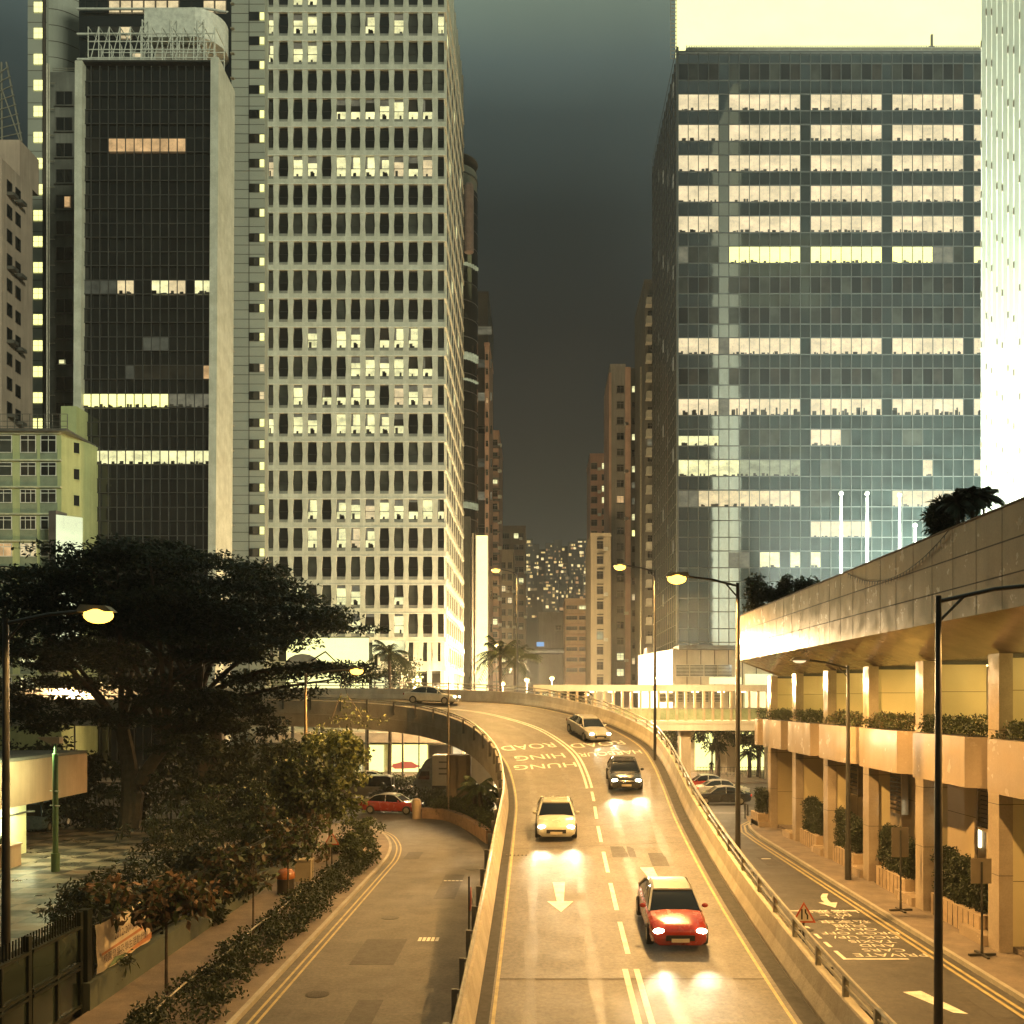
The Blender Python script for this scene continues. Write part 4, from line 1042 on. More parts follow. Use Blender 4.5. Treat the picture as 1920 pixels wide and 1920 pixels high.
t = block('apartment_block', 'low salmon and cream block with long continuous balconies at the end of the street', 'apartment block', 180, 1060, 1106, 1127, surf('salmon_cream_render', (.58, .42, .27), (.50, .36, .24), rough=.85, scale=.3), 14, (1072, 1096), 1140, 19.5, 7, 2.1, .9, lambda r, c: lit_white if (r == 0 and c == 1096) else brown_glass, nx=4)
for k in range(8): b = MB(); z = PZ(1150 + 19.5 * k, 180); b.box(PX(1059, 180), PX(1107, 180), 179.2, 180, z, z + .7); b.obj('balcony_band', surf('cream_balcony', (.66, .50, .33), rough=.8), t)
t = block('office_block', 'low grey flat-roofed building with a small blue light, left of the salmon block', 'building', 200, 1010, 1059, 1152, greyr, 14, (1047,), 1178, 60, 1, 1.2, 1.2, lambda r, c: dark_glass)
b = MB(); b.box(PX(1006, 198), PX(1020, 198), 197.8, 198, PZ(1212, 198), PZ(1204, 198)); b.obj('blue_light_sign', glow('blue_light', (.12, .42, .85), .9), t)
b = MB(); b.box(PX(992, 198), PX(1058, 198), 190, 199.8, PZ(1226, 198), PZ(1219, 198)); b.obj('awning', surf('dark_awning', (.10, .10, .09), rough=.8), t)
b = MB(); b.box(PX(994, 198), PX(1056, 198), 189.8, 189.9, PZ(1224, 190), PZ(1220, 190)); b.obj('awning_light', lit_dim, t)

# ------------------------------------------------------------ hillside of flats far behind
vs = []; fs = []; nx_, ny_ = 50, 12
for j in range(ny_):
    for i in range(nx_):
        x = -420 + 840 * i / (nx_ - 1); y = 560 + 60 * j
        z = 105 * (1 / (1 + math.exp(-(j - 3) * .9))) * (.75 + .25 * math.sin(x * .012 + 1.4)) + 8 * mnoise.noise(Vector((x * .03, y * .02, 0)))
        vs.append((x, y, max(z, -1)))
for j in range(ny_ - 1):
    for i in range(nx_ - 1): a = j * nx_ + i; fs.append((a, a + 1, a + nx_ + 1, a + nx_))
b = MB(); b.add(vs, fs); struct(b.obj('hill', surf('dark_hillside', (.022, .021, .017), (.016, .015, .012), rough=.95, scale=.02), smooth=True))
hill_specs = [(988, 1010, 22, 'leftmost hillside tower, dark with scattered yellow windows above the palm'), (1004, 1020, 14, 'second hillside tower from the left, pale flats stacked over the grey roof'),
              (1018, 1030, 16, 'narrow hillside tower with a bright band of lit flats near the centre of the gap'), (1030, 1018, 15, 'hillside tower with a tall run of warm lit windows mid gap'),
              (1046, 1012, 16, 'wide hillside slab with paired lit windows below the skyline'), (1060, 1024, 14, 'slim hillside tower with sparse lights above the salmon block'),
              (1074, 1016, 16, 'hillside tower with small yellow windows behind the salmon block'), (1091, 1010, 18, 'rightmost hillside tower with dense rows of lights next to the cream block'),
              (998, 1075, 18, 'lower hillside block with a few lights over the palm crown'), (1030, 1086, 22, 'lower hillside block crossed by a bright cluster of lights'), (1056, 1066, 16, 'lower hillside block with dim windows left of the salmon block'), (1084, 1078, 18, 'lower hillside block hidden behind the salmon block roof')]
hm = surf('hill_tower_wall', (.03, .027, .022), (.022, .02, .016), rough=.9, scale=.05)
hl = [glow('flat_light_a', (1, .72, .26), .9), glow('flat_light_b', (1, .80, .38), 1.2), glow('flat_light_c', (1, .52, .20), .5), glow('flat_light_d', (.8, .55, .25), .25), glow('flat_light_e', (.8, .55, .25), .12)]
rr = random.Random(9)
for k, (p, yt, w, lab) in enumerate(hill_specs):
    D = 520 - (60 if yt > 1050 else 0) + (k % 3) * 6
    t = thing('hillside_tower', lab, 'apartment block', (PX(p, D), D, 0))
    b = MB(); b.box(PX(p - w/2, D), PX(p + w/2, D), D, D + 14, 0, PZ(yt, D)); b.obj('wall', hm, t)
    yy = yt + 6
    while yy < 1160:
        for c in range(int(w / 4)):
            if rr.random() < (.42 if p not in (1091, 1030) else .6) * (1 if yy < 1120 else .5):
                q = MB(); x = p - w/2 + 3 + c * 4.0; ww = rr.choice((.55, .8, 1.2)); hh = rr.choice((.4, .55, .7))
                q.box(PX(x, D) - ww/2 * 1.2, PX(x, D) + ww/2 * 1.2, D - .1, D - .01, PZ(yy, D) - hh, PZ(yy, D) + hh); q.obj('lit_window', rr.choice(hl), t)
        yy += rr.choice((6, 7, 8, 12))
# ------------------------------------------------------------ unseen block added behind the camera to shade the street; shows in the glass
t = thing('office_block', 'broad dark office block added unseen behind the camera to shade the street', 'office block', (0, -60, 0))
b = MB(); b.box(-90, 130, -85, -62, 0, 50); b.obj('wall', greyr, t)
for i in range(18):
    q = MB(); q.box(-85 + i * 11, -79 + i * 11, -61.9, -61.8, 6 + 4 * (i % 6), 7.6 + 4 * (i % 6)); q.obj('window', lit_peach if i % 3 else brown_glass, t)
# ------------------------------------------------------------ podium building on the right
pd = thing('podium_building', 'two-storey tan granite podium with deep overhanging fascia, columns and planted balconies', 'building', (16, 45, 0))
XFa, ZF0, ZF1, YE = 12.5, 10.72, 13.45, 59.8
b = MB(); b.box(XFa, XFa + .5, -25, YE, ZF0, ZF1); b.box(XFa + .5, 40, YE - .5, YE, ZF0, ZF1); b.obj('fascia', granite, pd)
b = MB(); zs = [ZF0 + (ZF1 - ZF0) * k / 3 for k in (1, 2)]
for z in zs: b.box(XFa - .006, XFa, 8, YE, z - .02, z + .02); b.box(XFa, 40, YE, YE + .006, z - .02, z + .02)
for k in range(34): y = 9 + 1.53 * k; b.box(XFa - .005, XFa + .001, y, y + .012, ZF0, ZF1)
b.box(XFa - .04, XFa + .5, 8, YE + .03, ZF1, ZF1 + .05); b.obj('fascia_joint', seam, pd)
soff = surf('soffit_granite', (.44, .33, .21), (.34, .25, .16), rough=.16, scale=.6, spec=.8, fine=.05)
b = MB(); b.prism([(XFa, ZF0 - .003), (XFa + .2, ZF0 - .003), (15.6, 9.95), (22, 9.95), (22, 9.80), (15.4, 9.80)], 8, YE - .02, 'y')
b.add([(XFa, YE - .01, ZF0), (15.4, YE + 1.6, 9.8), (22, YE + 1.6, 9.8), (22, YE - .01, ZF0)], [(0, 1, 2, 3)]); b.obj('soffit', soff, pd)
b = MB(); b.box(13, 60, -25, YE - .6, 13.2, 13.3); b.obj('roof', concrete, pd)
cols_y = [24.9, 31.0, 37.1, 43.2, 49.3, 55.4, 61.4]
for y in cols_y:
    b = MB(); b.box(14.9, 15.35, y, y + .75, .13, 9.80); b.obj('column', granite_col, pd)
    b = MB()
    for z in (2.6, 4.9, 7.3): b.box(14.894, 15.356, y - .006, y + .756, z, z + .02)
    b.obj('column_joint', seam, pd)
finm = surf('fin_wall_yellowish', (.60, .50, .30), (.54, .45, .27), rough=.55, scale=.4)
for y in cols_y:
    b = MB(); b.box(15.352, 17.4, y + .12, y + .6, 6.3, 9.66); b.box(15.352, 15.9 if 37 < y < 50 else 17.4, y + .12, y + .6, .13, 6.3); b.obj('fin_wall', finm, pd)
    b = MB(); b.box(15.2, 17.5, y + .05, y + .7, 9.662, 9.797); b.obj('shadow_gap', black, pd)  # solid black strip painted in for the shaded gap above the fin
    b = MB()
    for z in (2.4, 4.9, 7.2, 8.6): b.box(15.356, 15.9 if 37 < y < 50 and z < 6 else 17.4, y + .114, y + .12, z, z + .018)
    b.obj('fin_joint', seam, pd)
# balcony planters between the columns
for i, y in enumerate([18.8] + cols_y[:-1] + [61.4]):
    y0, y1 = y + .76, y + 6.08
    if i == 7: y0, y1 = 62.16, 63.8
    b = MB(); b.prism([(14.35, y0 + .5), (14.9, y0), (15.6, y0), (15.6, y1), (14.9, y1), (14.35, y1 - .35)], 5.35, 7.05); b.obj('balcony_planter', granite, pd)
    b = MB(); b.box(14.55, 15.5, y0 + .3, y1 - .2, 7.052, 7.06); b.obj('planter_soil', black, pd)
# floors and back walls
b = MB(); b.box(15.62, 30, 8, 62.5, 6.3, 6.55); b.obj('upper_floor', paving, pd)
b = MB(); b.box(15.4, 30, 8, 62.5, .135, .30); b.obj('lower_floor', paving, pd)
b = MB()
b.box(17.42, 17.7, 36.8, 62.2, .31, 5.3); b.box(20.4, 20.7, 8, 62.2, 6.56, 9.79); b.box(22.2, 22.5, 8, 44, .31, 6.29); b.obj('back_wall', surf('warm_cladding', (.50, .40, .26), (.43, .34, .22), rough=.5, scale=.5), pd)
b = MB()
for y in (38, 41.4, 46, 52.2, 58): b.box(17.41, 17.42, y, y + .02, .31, 5.3)
for z in (1.9, 3.6): b.box(17.41, 17.419, 36.8, 62.2, z, z + .02)
b.box(17.40, 17.409, 57.8, 59.6, .5, .52); b.box(17.40, 17.409, 57.8, 59.6, 2.6, 2.62); b.obj('wall_joint', seam, pd)
# louvred vents facing the road
for (y0, y1, z0, z1) in ((51.0, 53.9, 3.25, 5.1), (44.9, 48.3, 3.05, 5.0), (35.0, 36.4, 3.5, 5.0)):
    b = MB(); x = 17.3 if y0 > 36.6 else 17.0
    b.box(x - .2, x, y0, y1, z0, z1, 1)
    for (a, c, e, f_) in ((y0 - .12, y0, z0 - .12, z1 + .12), (y1, y1 + .12, z0 - .12, z1 + .12)): b.box(x - .32, x, a, c, e, f_, 0)
    b.box(x - .32, x, y0, y1, z0 - .12, z0, 0); b.box(x - .32, x, y0, y1, z1, z1 + .12, 0)
    for k in range(9): z = z0 + (z1 - z0) * (k + .3) / 9; b.add([(x - .30, y0, z), (x - .30, y1, z), (x - .22, y1, z + .12), (x - .22, y0, z + .12)], [(0, 1, 2, 3)], 0)
    b.obj('louvre_vent', [granite, black], pd)
# lit things seen inside
spec_l = lit_peach
for (x0, x1, y, z0, z1, mt) in ((18.6, 19.6, 43.0, 6.8, 9.0, lit_peach), (17.9, 18.4, 49.6, 7.0, 9.2, lit_white), (18.8, 20.2, 33.4, 6.7, 8.3, brown_glass), (18.1, 18.5, 33.2, 6.6, 8.0, lit_white), (18.0, 18.6, 31.9, 8.7, 9.2, lit_peach)):
    b = MB(); b.box(x0, x1, y, y + .1, z0, z1); b.obj('interior_panel', mt, pd)
for (x, y, z0, z1) in ((17.35, 43.9, 2.6, 3.5), (17.35, 37.7, 2.5, 3.4), (17.6, 31.9, 1.9, 4.6)):
    b = MB(); b.box(x, x + .10, y, y + .10, z0, z1); b.obj('strip_lamp', glow('strip_lamp', (1, .86, .5), 8), pd)
for (x0, x1, y, z0, z1) in ((17.8, 18.6, 37.4, .4, 3.6), (18.6, 19.6, 31.8, .4, 4.4)):
    b = MB(); b.box(x0, x1, y, y + .2, z0, z1); b.obj('doorway', black, pd)
# warm ceiling lamps over the upper walkway
YEL = (1, .70, .20)
for y in (28.2, 34.2, 40.3, 46.4, 52.5, 58.6):
    b = MB(); b.box(17.9, 18.9, y - .2, y + .2, 9.70, 9.79); b.obj('ceiling_lamp', glow('ceiling_lamp', (1, .8, .36), 6), pd)
    lightobj('AREA', 'ceiling_lamp_light', pd, (17.6, y, 9.6), 150, YEL, .8, aim=(-.25, .5, -1))
    if y < 44: lightobj('AREA', 'lobby_light', pd, (18.6, y, 5.1), 36, YEL, .8, aim=(-.3, .4, -1))
# steps and granite base at the pavement
for y in cols_y[:-1]:
    b = MB(); b.box(14.75, 15.5, y + .78, y + 2.6, .131, .48); b.obj('step', granite, pd)
b = MB(); b.box(14.2, 15.6, 61.6, 65.2, .131, .42); b.obj('step', granite, pd)

# ------------------------------------------------------------ covered footbridge across the end of the road
fb = thing('covered_footbridge', 'covered footbridge with planted glass parapet joining the podium above the cross road', 'footbridge', (13, 88, 0))
D = 87.0; X_ = lambda p: PX(p, D); crm = surf('cream_bridge_paint', (.66, .58, .42), (.56, .49, .35), rough=.6, scale=.4, streak=.3)
x0_, x1_ = X_(1000), X_(1500)
b = MB(); b.box(x0_, x1_, D, D + 4, PZ(1296, D) , PZ(1284, D)); b.obj('roof', crm, fb)
b = MB(); b.box(x0_, x1_, D, D + 4, PZ(1357, D), PZ(1351, D)); b.box(x0_, x1_, D + .1, D + 3.9, PZ(1370, D), PZ(1357, D) - .003); b.obj('deck', crm, fb)
for p in range(1012, 1500, 17):
    b = MB(); b.box(X_(p), X_(p) + .22, D + .05, D + .3, PZ(1352, D), PZ(1296, D)); b.obj('post', surf('orange_tan_post', (.55, .40, .22), rough=.6), fb)
b = MB(); b.box(x0_, x1_, D + .1, D + .14, PZ(1350, D), PZ(1329, D)); b.obj('parapet_panel', surf('parapet_glass', (.36, .38, .20), (.24, .27, .13), rough=.3, scale=.8), fb)
b = MB(); b.box(x0_, x1_, D - .02, D + .1, PZ(1329, D), PZ(1327, D)); b.obj('handrail', galv, fb)
b = MB(); b.prism([(X_(1281), D + 1.2), (X_(1299), D + 1.2), (X_(1299), D + 2.4), (X_(1281), D + 2.4)], 0, PZ(1370, D)); b.obj('pier', surf('bridge_pier_stone', (.50, .40, .26), (.40, .32, .2), rough=.8, scale=.6, streak=.4), fb)
for p in (1115, 1150, 1200, 1250, 1310, 1360, 1400):
    b = MB(); b.box(X_(p) - .3, X_(p) + .3, D + 1.8, D + 2.2, PZ(1298, D), PZ(1296, D) - .005); b.obj('ceiling_lamp', glow('bridge_lamp', (1, .85, .45), 9), fb)
for p in (1150, 1250, 1340, 1410): lightobj('AREA', 'ceiling_lamp_light', fb, (X_(p), D + 2, PZ(1299, D)), 260, (1, .84, .45), 1.2, aim=(0, -.3, -1))
# white shop front under the footbridge
D = 108.0; X_ = lambda p: PX(p, D)
sh = thing('shop_pavilion', 'low brightly lit white shop pavilion seen under the footbridge', 'building', (X_(1370), D, 0))
b = MB(); b.box(X_(1290), X_(1520), D, D + 8, 0, 6.2); b.obj('wall', surf('pavilion_wall', (.6, .52, .38), rough=.7), sh)
for a, c, mt in ((1303, 1340, lit_hot), (1342, 1346, silhouette), (1362, 1385, beige), (1388, 1432, lit_hot), (1434, 1450, lit_white)):
    b = MB(); b.box(X_(a), X_(c), D - .1, D - .01, .4, 4.6 if mt is lit_hot else 4.0); b.obj('lit_window' if mt is not silhouette else 'post', mt, sh)
b = MB()
for k in range(60): x = X_(1290) + k * .32; b.box(x, x + .04, D - 6.1, D - 6.06, .14, 1.15)
for z in (.35, 1.1): b.box(X_(1290), X_(1290) + 19.2, D - 6.12, D - 6.04, z, z + .06)
tag(b.obj('pavement_railing', steel_grey), 'grey pavement railing in front of the lit shop pavilion under the footbridge', 'railing')
# ------------------------------------------------------------ street lamps
def street_lamp(label, base, top_z, arm, head_dir=-1, power=9000, lit=True, r0=.11, mat=None, tilt=.25, far=False, spot=156, aim=(0, 0, -1)):
    """pole at base, arm of signed length along X, head at its end"""
    x, y, z0 = base; t = thing('street_lamp', label, 'street lamp', base, 'street lamps lining the roads'); mat = mat or pole_paint
    b = MB(); b.tube([(x, y, z0), (x, y, z0 + 1.4)], r0 * 1.35, 10); b.tube([(x, y, z0 + 1.4), (x, y, top_z)], r0, 10, r1=r0 * .62); b.obj('pole', mat, t, smooth=True)
    b = MB(); s = 1 if arm > 0 else -1; hx = x + arm
    b.tube([(x, y, top_z - .12), (x + arm * .45, y, top_z + tilt * .55), (x + arm - s * .35, y, top_z + tilt)], .045, 8); b.tube([(x, y, top_z - .55), (x + arm * .22, y, top_z + tilt * .1)], .03, 6); b.obj('arm', mat, t, smooth=True)
    zh = top_z + tilt; b = MB()
    b.prism([(hx - s*.42, zh + .05), (hx - s*.34, zh + .15), (hx + s*.25, zh + .12), (hx + s*.42, zh - .02), (hx - s*.42, zh - .03)] if s > 0 else
            [(hx + .42, zh - .03), (hx - .42, zh - .02), (hx - .25, zh + .12), (hx + .34, zh + .15), (hx + .42, zh + .05)], y - .17, y + .17, 'y'); b.obj('lamp_head', galv, t)
    if lit:
        b = MB(); b.ell((hx + s*.02, y, zh - .10), .36, .24, .20, 14, 8); b.obj('lamp_bowl', lamp_glow if not far else lamp_glow_far, t, smooth=True)
        if power: lightobj('SPOT', 'lamp_light', t, (hx + s*.02, y, zh - .36), power, SOD, .16, aim=aim, spot=R(spot), blend=.25)
    else:
        b = MB(); b.ell((hx, y, zh - .04), .3, .14, .1, 12, 6); b.obj('lamp_bowl', glow('lamp_dimmed', (1, .8, .45), 1.2), t, smooth=True)
    return t
def onfly(D, t, ext): p, i = deck_at(D, t); return Vector(cross(i, t, 0, ext))
p = onfly(36.2, 1, .97); street_lamp('lamp on the right flyover parapet glowing orange before the teal glass tower', (7.55, 36.2, .0), PZ(1093, 36.2), PX(1270, 36.2) - 7.55, power=21000)
street_lamp('orange-glowing lamp standing where the flyover begins to bend, in front of the balcony tower', (PX(1228, 60), 60, .0), PZ(1068, 60), PX(1163, 60) - PX(1228, 60), power=21000)
street_lamp('farther lamp on the outside of the bend, glowing beside the white vertical sign', (PX(970, 85), 85, .0), PZ(1073, 85), PX(930, 85) - PX(970, 85), power=21000)
street_lamp('close lamp at the left edge whose bright bowl hangs before the big tree', (-12.85, 23.2, .13), PZ(1160, 23.2), PX(183, 23.2) + 12.85, power=1800, tilt=.18)
street_lamp('lamp rising behind the leafy verge tree and glowing over the flyover parapet', (PX(573, 52), 52, .13), PZ(1262, 52), PX(668, 52) - PX(573, 52), power=4500, tilt=.2, mat=surf('tan_pole', (.30, .22, .12), rough=.5))
street_lamp('unlit-looking lamp on the right pavement with an arm toward the road under the granite fascia', (PX(1590, 43.6), 43.6, .13), PZ(1248, 43.6), PX(1499, 43.6) - PX(1590, 43.6), power=0, lit=False)
lightobj('SPOT', 'lamp_light', bpy.data.objects['street_lamp.005'], (PX(1499, 43.6), 43.6, 9.6), 2200, SOD, .2, aim=(.25, 0, -1), spot=R(150), blend=.4)
street_lamp('tall dark lamp post in the right foreground with its arm leaving the picture', (8.35, 20.0, .0), PZ(1117, 20.0), 2.6, power=8000, r0=.095, tilt=.25)
b = MB(); b.tube([(PX(841, 66), 66, 0), (PX(841, 66), 66, PZ(1279, 66))], .055, 8); tag(b.obj('slender_post', surf('tan_pole', (.3, .22, .12))), 'slender bare post in front of the white truck under the flyover', 'post')
# small distant lamps
for (px_, py_, D, lab) in ((785, 1275, 98, 'small distant lamp glowing in front of the white tower foot'), (825, 1295, 150, 'tiny distant lamp low at the corner of the white tower'), (863, 1287, 120, 'small distant lamp below the round tower'),
                           (942, 1282, 104, 'small distant lamp under the palm crown'), (988, 1275, 112, 'small distant lamp right of the flyover lamp post'), (1035, 1272, 118, 'small distant lamp before the dark gap of the street'),
                           (931, 1210, 135, 'small distant lamp beside the vertical light sign above the palm'), (1100, 1301, 104, 'small lamp beside the footbridge behind the low palm'), (1229, 1271, 80, 'small lamp overlapping the flyover lamp post near the footbridge'), (138, 1293, 84, 'small lamp glowing at the foot of the yellow-green tenement')):
    x, z = PX(px_, D), PZ(py_, D); t = thing('street_lamp', lab, 'street lamp', (x, D, 0), 'street lamps lining the roads')
    b = MB(); b.tube([(x, D + .2, 0), (x, D + .2, z + .1)], .07, 6); b.obj('pole', pole_paint, t)
    b = MB(); b.ell((x, D, z), .30, .25, .24, 10, 6); b.obj('lamp_bowl', lamp_glow_far, t, smooth=True)
    lightobj('POINT', 'lamp_light', t, (x, D - .5, z - .2), 10000 if D < 103 else (3500 if px_ < 900 else 24000), (1, .68, .34), .3)
# ------------------------------------------------------------ green park lamp and courtyard canopy
t = thing('park_lamp', 'green post lamp with a box-shaped head in the courtyard', 'lamp post', (PX(104, 46.3), 46.3, .02)); x = PX(104, 46.3)
gm = surf('green_pole_paint', (.07, .14, .06), rough=.4, scale=2)
b = MB(); b.tube([(x, 46.3, .02), (x, 46.3, .9)], .20, 10); b.tube([(x, 46.3, .9), (x, 46.3, 5.7)], .13, 10); b.tube([(x, 46.3, 5.7), (x, 46.3, 6.2)], .07, 8); b.obj('pole', gm, t, smooth=True)
b = MB(); b.prism([(x + .28, 6.2), (x + .28, 6.5), (x - .75, 6.5), (x - .75, 6.45), (x - .2, 6.18)], 46.1, 46.5, 'y'); b.obj('lamp_head', surf('lamp_box_tan', (.45, .34, .22), rough=.5), t)
b = MB()
for z in (3.2, 3.9): b.tube([(x - .25, 46.3, z), (x + .3, 46.1, z)], .03, 6)
b.obj('bracket', galv, t)
lightobj('AREA', 'lamp_light', t, (x - .3, 46.3, 6.1), 500, (.9, 1, .5), .4, aim=(-.2, .1, -1))
t = thing('entrance_canopy', 'flat concrete entrance canopy with stained tan fascia at the left edge of the courtyard', 'canopy', (-29, 50, .02))
cm_ = surf('canopy_concrete', (.46, .32, .21), (.36, .25, .16), rough=.75, scale=.4, streak=.5)
b = MB(); b.box(-34, -25.8, 26, 55, 3.0, 5.24); b.obj('roof_slab', cm_, t)
b = MB(); b.box(-34, -25.9, 26, 55.1, 5.245, 5.40); b.obj('roof_edge', surf('grey_roof_edge', (.16, .15, .13), rough=.7), t)
b = MB(); b.box(-40, -27.7, 30, 52, .02, 2.99); b.obj('wall', surf('cream_green_wall', (.66, .68, .40), (.6, .6, .36), rough=.7, scale=.8), t)
b = MB(); b.tube([(-27.64, 46, 2.2), (-27.6, 51.9, 2.25), (-27.3, 52.1, 2.25)], .05, 6); b.box(-27.7, -27.6, 49.8, 50.1, 1.4, 1.7); b.obj('wall_pipe', steel_grey, t)
lightobj('AREA', 'ceiling_lamp_light', t, (-26.6, 49.5, 2.9), 500, (.95, 1, .55), 1.0, aim=(-.5, 0, -1))
b = MB(); b.box(-27.2, -26.2, 49.3, 49.7, 2.93, 2.995); b.obj('ceiling_lamp', glow('canopy_lamp', (.95, 1, .6), 4), t)
t = thing('stone_planter', 'dark-fronted stone planter with small pots beside the courtyard entrance', 'planter', (-27.2, 47.5, .02))
b = MB(); b.box(-27.69, -26.4, 47.1, 48.1, .02, 1.05); b.obj('trough', surf('planter_dark', (.09, .07, .05), rough=.8), t); b = MB(); b.box(-26.39, -25.9, 47.05, 48.15, .02, 1.05); b.box(-27.68, -25.85, 47.0, 48.2, 1.06, 1.14); b.obj('stone_end', cm_, t)
b = MB(); b.ell((-27.3, 47.6, 1.5), .3, .3, .45); b.ell((-26.7, 47.5, 1.35), .25, .25, .25); b.obj('pot_plant', leafmat('pot_leaf', (.02, .03, .015), (.03, .045, .02)), t)
# ------------------------------------------------------------ fence along the pavement
fe = thing('park_fence', 'dark green steel fence of glass panels and pickets beside the left pavement', 'fence', (-11.9, 30, .13))
fm = surf('dark_green_steel', (.018, .022, .014), (.012, .015, .01), rough=.35, scale=3); gp = glass('fence_glass', (.03, .04, .03), rough=.15)
b = MB(); b.box(-12.1, -11.75, 25.2, 50, .0, .85); b.obj('low_wall', surf('green_grey_wall', (.085, .095, .065), (.06, .068, .045), rough=.75, scale=.6, streak=.4), fe)
for y in list(np.arange(17.4, 25.4, 2.55)) + [25.3]:
    b = MB(); w = .15 if y < 25.2 else .28; b.box(-12.0 - w/2, -12.0 + w/2, y, y + w, .05, 2.75); b.obj('fence_post', fm, fe)
for k, y in enumerate((17.5, 20.1, 22.6)):
    b = MB(); b.box(-12.02, -11.98, y + .2, y + 2.4, .3, 2.3); b.obj('glass_panel', gp, fe)
    b = MB()
    for z in (.25, 1.25, 1.38, 2.32): b.box(-12.06, -11.90, y + .1, y + 2.5, z, z + .07)
    b.box(-12.05, -11.92, y + 1.25, y + 1.33, .3, 2.3)
    b.obj('panel_frame', fm, fe)
b = MB()
for k in range(60): y = 17.4 + k * .13; b.box(-12.02, -11.99, y, y + .022, 2.39, 2.78)
b.obj('picket_row', fm, fe)
for k in range(10):
    y = 25.7 + 2.4 * k; b = MB(); b.box(-12.0, -11.9, y, y + .09, .85, 2.2); b.obj('fence_post', fm, fe)
b = MB()
for z in (.95, 1.1, 2.1, 2.2): b.box(-11.99, -11.92, 25.6, 50, z, z + .045)
for k in range(150): y = 25.7 + k * .16; b.box(-11.97, -11.945, y, y + .02, 1.1, 2.12)
b.obj('picket_row', fm, fe)
# second railing further back, in front of the lit street
b = MB()
for k in range(114): x = -52 + k * .3; b.box(x, x + .04, 64.0, 64.04, .1, 2.1)
for z in (.3, 1.1, 2.0): b.box(-52, -17.8, 63.98, 64.06, z, z + .06)
for k in range(14): x = -52 + k * 2.5; b.box(x, x + .12, 63.95, 64.1, .1, 2.3)
tag(b.obj('park_railing', fm), 'dark picket railing closing the back of the courtyard behind the big tree', 'railing')
# banner
bn_ = thing('banner', 'pale cloth banner with faded date lettering tied to the fence under the orange-leaved tree', 'banner', (-11.86, 27.2, .9))
b = MB(); n_ = 10; vs = []; y0, y1, z0, z1 = 25.75, 29.4, .92, 2.25
for i in range(n_ + 1):
    for j in range(6):
        y = y0 + (y1 - y0) * i / n_; z = z0 + (z1 - z0) * j / 5; vs.append((-11.84 + .025 * math.sin(i * 2.3 + j) + .02 * math.sin(j * 2), y, z - .03 * math.sin(i * .6)))
b.add(vs, [(i*6+j, (i+1)*6+j, (i+1)*6+j+1, i*6+j+1) for i in range(n_) for j in range(5)]); bo = b.obj('banner_cloth', surf('banner_cloth', (.62, .52, .36), (.5, .40, .28), rough=.8, scale=3, streak=.2), bn_, smooth=True)
rotb = Euler((R(90), 0, R(90)))
ink = surf('banner_ink', (.09, .04, .06), rough=.7)
b = MB(); b.add([(-11.80, 26.0, 1.36), (-11.80, 29.35, 1.46), (-11.80, 29.35, 1.56), (-11.80, 26.0, 1.42)], [(0, 1, 2, 3)]); b.add([(-11.80, 27.6, 1.0), (-11.80, 29.35, 1.02), (-11.80, 29.35, 1.22), (-11.80, 27.6, 1.04)], [(0, 1, 2, 3)]); b.obj('banner_stripe', surf('banner_orange', (.5, .20, .08), rough=.7), bn_)
b = MB(); b.add([(-11.80, 26.4, .93), (-11.80, 27.3, .93), (-11.80, 27.6, 1.03), (-11.80, 26.8, 1.12)], [(0, 1, 2, 3)]); b.obj('banner_stripe', surf('banner_green', (.16, .22, .10), rough=.7), bn_)
text_obj('2012-2013年度', .30, ink, (-11.79, 27.7, 1.70), rotb, bn_, 'banner_lettering', sx=1.0)
text_obj('校園發展及學生活動計劃', .27, ink, (-11.79, 27.55, 1.22), rotb, bn_, 'banner_lettering', sx=1.0)

# ------------------------------------------------------------ verge furniture on the left
b = MB(); b.tube([(-9.75, y, .42 + .05 * math.sin(y)) for y in range(18, 48)], .028, 6)
for y in range(19, 48, 4): b.tube([(-9.75, y, .1), (-9.75, y, .42)], .02, 5)
tag(b.obj('guard_wire', galv), 'thin pale wire rail running along the left hedge', 'railing')
t = thing('utility_cabinet', 'plain tan metal utility cabinet at the left pavement edge', 'cabinet', (-10.55, 43.3, .13))
b = MB(); b.box(-10.9, -10.2, 43.1, 43.7, .13, 1.05); b.obj('body', surf('cabinet_tan', (.40, .32, .20), (.33, .26, .16), rough=.5, scale=2), t); b = MB(); b.box(-10.94, -10.16, 43.06, 43.74, 1.053, 1.12); b.obj('lid', surf('cabinet_lid', (.5, .40, .25), rough=.5), t)
t = thing('litter_bin', 'round litter bin with shiny orange domed lid beside the tan cabinet', 'litter bin', (-10.6, 40.4, .13))
b = MB(); b.lathe([(.34, .13), (.36, .15), (.36, .78)], -10.6, 40.4, 16); b.obj('body', surf('bin_dark', (.05, .04, .03), rough=.4), t, smooth=True)
b = MB(); b.lathe([(.38, .79), (.40, .84), (.38, 1.02), (.26, 1.16), (.05, 1.21)], -10.6, 40.4, 16); b.obj('lid', surf('bin_orange', (.42, .15, .05), rough=.25), t, smooth=True)
